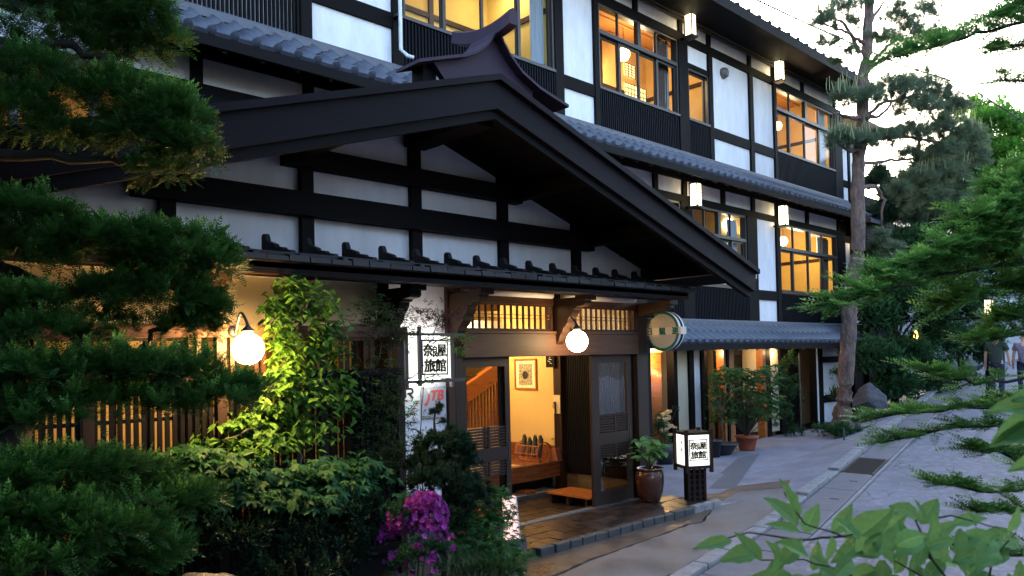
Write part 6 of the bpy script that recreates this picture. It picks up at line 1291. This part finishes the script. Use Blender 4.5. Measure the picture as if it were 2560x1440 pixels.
# ------------------------------------------------------------------ walkers up the lane
def person(c, h, face, label, colors, pose, hd=True):
    """standing figure grown with the Skin modifier from a joint skeleton; face = heading of the front"""
    t = thing('person', label, 'person', c); F = V3((math.cos(face), math.sin(face), 0)); S = V3((-F.y, F.x, 0)); k = h / 1.7
    def W(s_, f, z): return V3(c) + (S * s_ + F * f + V3((0, 0, z))) * k
    def skin(name, verts, edges, rad, m, root=0):
        me = bpy.data.meshes.new(name); me.from_pydata([W(*v) for v in verts], edges, []); o = link(name, me, t); me.materials.append(M[m])
        md = o.modifiers.new('s', 'SKIN'); 
        for i, r in enumerate(rad): me.skin_vertices[0].data[i].radius = (r[0] * k, r[1] * k) if isinstance(r, tuple) else (r * k, r * k)
        me.skin_vertices[0].data[root].use_root = True
        s2 = o.modifiers.new('d', 'SUBSURF'); s2.levels = s2.render_levels = 2; md.use_smooth_shade = True; return o
    a = pose
    V = [(0, 0, .95), (0, 0, 1.15), (0, 0, 1.36), (0, .0, 1.47), (0, .02, 1.58), (0, .03, 1.66), (.18, 0, 1.40), (.235, a[0] * .5, 1.13), (.25, a[0] + .04, .88), (.25, a[0] + .06, .80), (-.18, 0, 1.40), (-.26, -a[0] * .5, 1.14), (-.28 - a[1], -a[0] + .1, .92 + a[1]), (-.30 - a[1], -a[0] + .16, .86 + a[1]),
         (.09, 0, .90), (.10, a[0] * .6 + .03, .48), (.10, a[0] * .4 - .05, .09), (.10, a[0] * .4 + .11, .04), (-.09, 0, .90), (-.10, -a[0] * .6 + .05, .48), (-.10, -a[0], .09), (-.10, -a[0] + .15, .04)]
    Ed = [(0, 1), (1, 2), (2, 3), (3, 4), (4, 5), (2, 6), (6, 7), (7, 8), (8, 9), (2, 10), (10, 11), (11, 12), (12, 13), (0, 14), (14, 15), (15, 16), (16, 17), (0, 18), (18, 19), (19, 20), (20, 21)]
    Rr = [(.15, .11), (.13, .10), (.15, .10), .05, (.075, .09), (.06, .075), .055, .04, .03, .032, .055, .04, .03, .032, .085, .055, .04, .035, .085, .055, .04, .035]
    skin('body', V, Ed, Rr, 'skin')
    for s_ in (.24, ): 
        for i in range(5): part('finger', MB().tube([W(.25 + (i - 2) * .004, a[0] + .04 + (i - 2) * .017, .80), W(.25 + (i - 2) * .005, a[0] + .05 + (i - 2) * .02, .755), W(.245, a[0] + .06 + (i - 2) * .02, .725 if i else .75)], [.009 * k, .008 * k, .006 * k], 6), M['skin'], t, smooth=True)
    skin('shirt', [(0, 0, .80), (0, 0, 1.06), (0, 0, 1.36), (0, 0, 1.44), (.18, 0, 1.40), (.225, a[0] * .35, 1.22), (-.18, 0, 1.40), (-.24, -a[0] * .35, 1.22)], [(0, 1), (1, 2), (2, 3), (2, 4), (4, 5), (2, 6), (6, 7)], [(.20, .15), (.185, .14), (.19, .13), .07, .08, .075, .08, .075], colors[0])
    skin('trousers', [(0, 0, 1.02), (.09, 0, .86), (.10, a[0] * .6 + .03, .48), (.10, a[0] * .4 - .05, .12), (-.09, 0, .86), (-.10, -a[0] * .6 + .05, .48), (-.10, -a[0], .12)], [(0, 1), (1, 2), (2, 3), (0, 4), (4, 5), (5, 6)], [(.17, .125), .105, .075, .06, .105, .075, .06], colors[1])
    skin('hair', [(0, -.01, 1.60), (0, -.02, 1.70)], [(0, 1)], [(.085, .10), (.075, .085)], 'hair')
    for s_ in (-1, 1):
        part('ear', MB().tube([W(s_ * .083, .01, 1.56), W(s_ * .09, .0, 1.61)], .014 * k, 6), M['skin'], t, smooth=True); part('shoe', MB().tube([W(s_ * .10, (a[0] * .4 if s_ > 0 else -a[0]) - .06, .045), W(s_ * .10, (a[0] * .4 if s_ > 0 else -a[0]) + .2, .035)], [.05 * k, .04 * k], 8), M['black'], t, smooth=True)
        part('eye', MB().lathe(W(s_ * .03, .105, 1.60), [(.002, -.008), (.009, 0), (.002, .008)], 8), M['pipe'], t)
    part('nose', MB().tube([W(0, .10, 1.60), W(0, .125, 1.565)], [.008 * k, .014 * k], 6), M['skin'], t, smooth=True); part('mouth', MB().tube([W(-.025, .105, 1.53), W(.025, .105, 1.53)], .006, 5), bpy.data.materials['red cloth'], t)
    return t
g_ = atD(2495, 1012, 19.2); person((g_.x, g_.y, roadz(g_.x) + .01), 1.66, math.radians(12), 'walker seen from behind in a dark green shirt and navy trousers on the lane', ('tee', 'jeans'), (.10, .0))
g_ = atD(2565, 1012, 19.6); person((g_.x, g_.y, roadz(g_.x) + .01), 1.58, math.radians(20), 'second walker in a dark floral top beside the walker in green', ('floral', 'jeans'), (.08, .12))

# ------------------------------------------------------------------ right foreground: yew branches and broad leaves
fy = thing('near_yew_tree', 'yew reaching in from the right edge with feathery green branches', 'tree', tuple(atD(2900, 1500, 4.0))); fol = Fol(); tb = MB()
limb(tb, [V3(tuple(atD(2900, 1500, 4.2))[:2] + (-.12,)), atD(2880, 1000, 4.2), atD(2860, 500, 4.2), atD(2880, 0, 4.3)], .11, .06, 9, .01)
def S_(pts, n=20, tl=.20, size=.13, dens=4, r=.012, **k): spray(fol, tb, [atD(*p) for p in pts], int(n * 2.1), tl, size * .85, r, SPR, dens=dens + 2, **k)
S_([(2880, 60, 4.3), (2560, 55, 4.2), (2440, 85, 4.1), (2340, 115, 4.0), (2225, 146, 3.9)], 34, .16, .11)
S_([(2560, 55, 4.2), (2530, 30, 4.2), (2480, 45, 4.1)], 8, .12, .11)
S_([(2880, 120, 4.3), (2600, 110, 4.1), (2490, 124, 4.0)], 12, .13, .11, flat=.15)
S_([(2880, 210, 4.3), (2600, 205, 4.1), (2500, 200, 4.0)], 10, .13, .10, flat=.15)
S_([(2880, 90, 4.2), (2700, 40, 4.0), (2560, 10, 3.9)], 12, .15, .11)
for a in ([(2860, 560, 4.2), (2560, 560, 4.0), (2430, 600, 3.8), (2330, 640, 3.7), (2220, 680, 3.6)], [(2860, 640, 4.2), (2500, 660, 3.9), (2300, 700, 3.7), (2190, 730, 3.6), (2090, 762, 3.5)], [(2860, 500, 4.2), (2620, 480, 4.0), (2480, 520, 3.9), (2420, 560, 3.8)],
          [(2860, 600, 4.2), (2560, 610, 4.0), (2400, 650, 3.9), (2280, 670, 3.7)], [(2860, 420, 4.2), (2620, 430, 4.1), (2500, 470, 4.0)], [(2860, 700, 4.2), (2600, 700, 4.0), (2450, 730, 3.9), (2380, 760, 3.8)], [(2860, 560, 4.2), (2620, 540, 4.0), (2520, 560, 3.9), (2440, 620, 3.8)]): S_(a, 38, .20, .12, 5)
for a, n in (([(2860, 800, 4.2), (2620, 820, 4.0), (2480, 850, 3.9), (2420, 850, 3.8)], 22), ([(2860, 880, 4.2), (2600, 940, 3.9), (2440, 960, 3.7), (2300, 925, 3.6)], 20), ([(2860, 960, 4.1), (2600, 1010, 3.8), (2400, 1020, 3.7), (2190, 1045, 3.5)], 30), ([(2860, 1020, 4.1), (2560, 1060, 3.7), (2380, 1070, 3.6), (2200, 1108, 3.5)], 30),
             ([(2860, 1180, 4.0), (2600, 1180, 3.8), (2500, 1130, 3.7), (2430, 1125, 3.6)], 20), ([(2860, 1200, 4.0), (2600, 1220, 3.7), (2480, 1230, 3.6), (2350, 1210, 3.5)], 24), ([(2860, 1300, 4.0), (2620, 1300, 3.7), (2500, 1270, 3.6), (2440, 1280, 3.5)], 20), ([(2860, 1380, 3.9), (2640, 1390, 3.6), (2500, 1380, 3.5), (2410, 1370, 3.4)], 22), ([(2860, 760, 4.2), (2640, 760, 4.0), (2540, 790, 3.9)], 18), ([(2860, 960, 4.2), (2640, 960, 4), (2540, 990, 3.9), (2480, 1010, 3.8)], 20)):
    S_(a, n, .13, .10, 4, flat=.16)
for a in [(2520, 800, 4.0, 60, 26, 120), (2470, 835, 3.9, 40, 12, 40), (2560, 720, 4.0, 60, 40, 200), (2500, 640, 4.1, 70, 40, 200), (2560, 560, 4.1, 70, 60, 260), (2560, 440, 4.2, 50, 40, 120)]: P(*a, size=.085)
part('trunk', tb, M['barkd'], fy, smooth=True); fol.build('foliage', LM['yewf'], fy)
# broad leaves close to the lens along the bottom right
bl = thing('near_broadleaf_branch', 'soft close branches with broad pale green leaves along the bottom right', 'branch', tuple(atD(2500, 1560, 1.9))); tb = MB()
def fineleaf(wd, curl, seed):
    q = random.Random(seed); n = 14; v = []; f = []; at_ = []; tw = q.uniform(-.25, .25)
    for i in range(n + 1):
        t = i / n; hw = wd * .5 * (math.sin(math.pi * t ** .78) ** .9) * (1 + .05 * (i % 2)) if 0 < i < n else .004
        for j, s_ in enumerate((-1, -.62, -.25, -.035, .035, .25, .62, 1)):
            z = .16 * abs(s_) * hw / wd * 2 * .5 - curl * t * t + .02 * math.sin(t * 22 + abs(s_) * 3) * abs(s_) + tw * s_ * hw * t + q.uniform(-.003, .003)
            v.append((t, s_ * hw, z - (.012 if abs(s_) < .05 else 0)))
    for i in range(n):
        for j in range(7): f.append((i * 8 + j, (i + 1) * 8 + j, (i + 1) * 8 + j + 1, i * 8 + j + 1)); at_.append(min(1, (.95 if j == 3 else .25 + .5 * seed / 9 + (.14 if (i + j) % 3 == 0 else 0) + q.uniform(-.05, .05))))
    me = bpy.data.meshes.new('leaf'); me.from_pydata(v, [], f); me.polygons.foreach_set('use_smooth', [True] * len(f))
    a = me.attributes.new('v', 'FLOAT', 'FACE'); a.data.foreach_set('value', at_); me.materials.append(LM['broad']); return me
lm3 = [fineleaf((.40, .46, .36, .5, .42, .48, .38, .44)[k], (.1, .25, .18, .05, .3, .15, .22, .12)[k], k) for k in range(8)]
def W2(px, py, d=1.9): return atD(px, py, d)
stems = [[(2450, 1560), (2330, 1400), (2230, 1310), (2110, 1340), (2010, 1310), (1960, 1230)], [(2330, 1400), (2290, 1300), (2380, 1290), (2500, 1320)], [(2110, 1340), (2000, 1350), (1870, 1330), (1770, 1360)], [(2450, 1560), (2480, 1400), (2540, 1330)], [(2230, 1560), (2120, 1430), (2010, 1400), (1900, 1400)], [(2500, 1560), (2300, 1440), (2200, 1380)]]
for s_ in stems: limb(tb, [W2(*p) for p in s_], .0035, .0018, 5, .001)
LV = [(1995, 1310, 1962, 1200, 1), (1995, 1315, 1915, 1222, 1), (2000, 1330, 1920, 1302, 1), (2010, 1330, 2050, 1255, .8), (2080, 1335, 2140, 1260, 1), (2080, 1340, 2070, 1420, .9), (2110, 1345, 2240, 1275, 1.3), (2150, 1350, 2090, 1290, .9), (1905, 1400, 1842, 1330, 1.2), (1890, 1380, 1815, 1390, .8), (1830, 1352, 1740, 1364, .9), (1960, 1400, 1910, 1440, 1), (1960, 1410, 1930, 1350, 1), (2020, 1390, 1940, 1340, 1), (2040, 1390, 2100, 1440, 1), (2140, 1390, 2260, 1290, 1.2), (2150, 1340, 2250, 1260, 1),
      (2300, 1300, 2240, 1250, 1), (2310, 1300, 2290, 1240, 1.2), (2300, 1310, 2350, 1240, 1.3), (2330, 1340, 2400, 1300, 1.4), (2310, 1350, 2230, 1390, 1.2), (2290, 1380, 2280, 1460, 1.2), (2380, 1310, 2470, 1290, 1), (2400, 1320, 2400, 1400, 1.3), (2360, 1400, 2300, 1460, 1.4), (2440, 1320, 2420, 1260, .9), (2500, 1330, 2560, 1380, 1.2), (2500, 1350, 2470, 1430, 1.2), (2520, 1330, 2560, 1260, 1), (2200, 1390, 2130, 1380, 1.2), (2210, 1400, 2200, 1480, 1.3), (2130, 1400, 2080, 1450, 1.2), (2420, 1440, 2500, 1440, 1.3), (2250, 1440, 2180, 1470, 1.3), (2340, 1440, 2400, 1500, 1.4), (2010, 1440, 1950, 1470, 1.2), (2050, 1420, 2120, 1470, 1.2), (1880, 1440, 1860, 1500, 1.2)]
for k in range(46):
    x0 = rnd.uniform(1880, 2560); y0 = rnd.uniform(1400, 1500) - (60 if x0 > 2150 else 0); a = rnd.uniform(0, 6.28); LV.append((x0, y0, x0 + 105 * math.cos(a), y0 + 75 * math.sin(a), 1))
for i, (x0, y0, x1, y1, s_) in enumerate(LV):
    d0 = 1.9 + .12 * math.sin(i * 2.3); a = W2(x0, y0, d0); b_ = W2(x1, y1, d0 + rnd.uniform(-.08, .05)); dv = b_ - a
    placeleaf(lm3[i % 8], bl, a, dv, dv.length * rnd.uniform(.85, 1.12), upv=tuple(V3((rnd.gauss(0, .3), rnd.gauss(-.6, .3), 1.0)) - rt * 0 - fw * .7))
for i, (x0, y0, x1, y1) in enumerate([(2640, 1010, 2470, 1020), (2660, 1030, 2490, 1080), (2650, 1060, 2480, 1100), (2640, 980, 2530, 1000), (2650, 1140, 2530, 1160)]):
    a = W2(x0, y0, 1.5); b_ = W2(x1, y1, 1.5); placeleaf(lm3[i % 8], bl, a, b_ - a, (b_ - a).length, upv=tuple(V3((0, -.4, 1)) - fw * .8))
limb(tb, [W2(2500, 1560, 1.9), W2(2700, 1300, 1.6), W2(2650, 1040, 1.5)], .005, .003, 5, .001)
part('stem', tb, M['twig'], bl, smooth=True)
fol = Fol(); n = 60; c = np.array([[*W2(x, y, 1.95)] for x, y in zip(np.tile([2230, 2035, 2120, 2520], 15) + rng.normal(0, 9, n), np.tile([1360, 1372, 1352, 1348], 15) + rng.normal(0, 6, n))]); fol.scatter(TUFTS, c, rng.normal(0, 1, (n, 3)), .006, att=np.full(n, 1.)); fol.build('flower_buds', leafmat('pale buds', (.5, .5, .12), (.6, .6, .2), None, .2), bl)
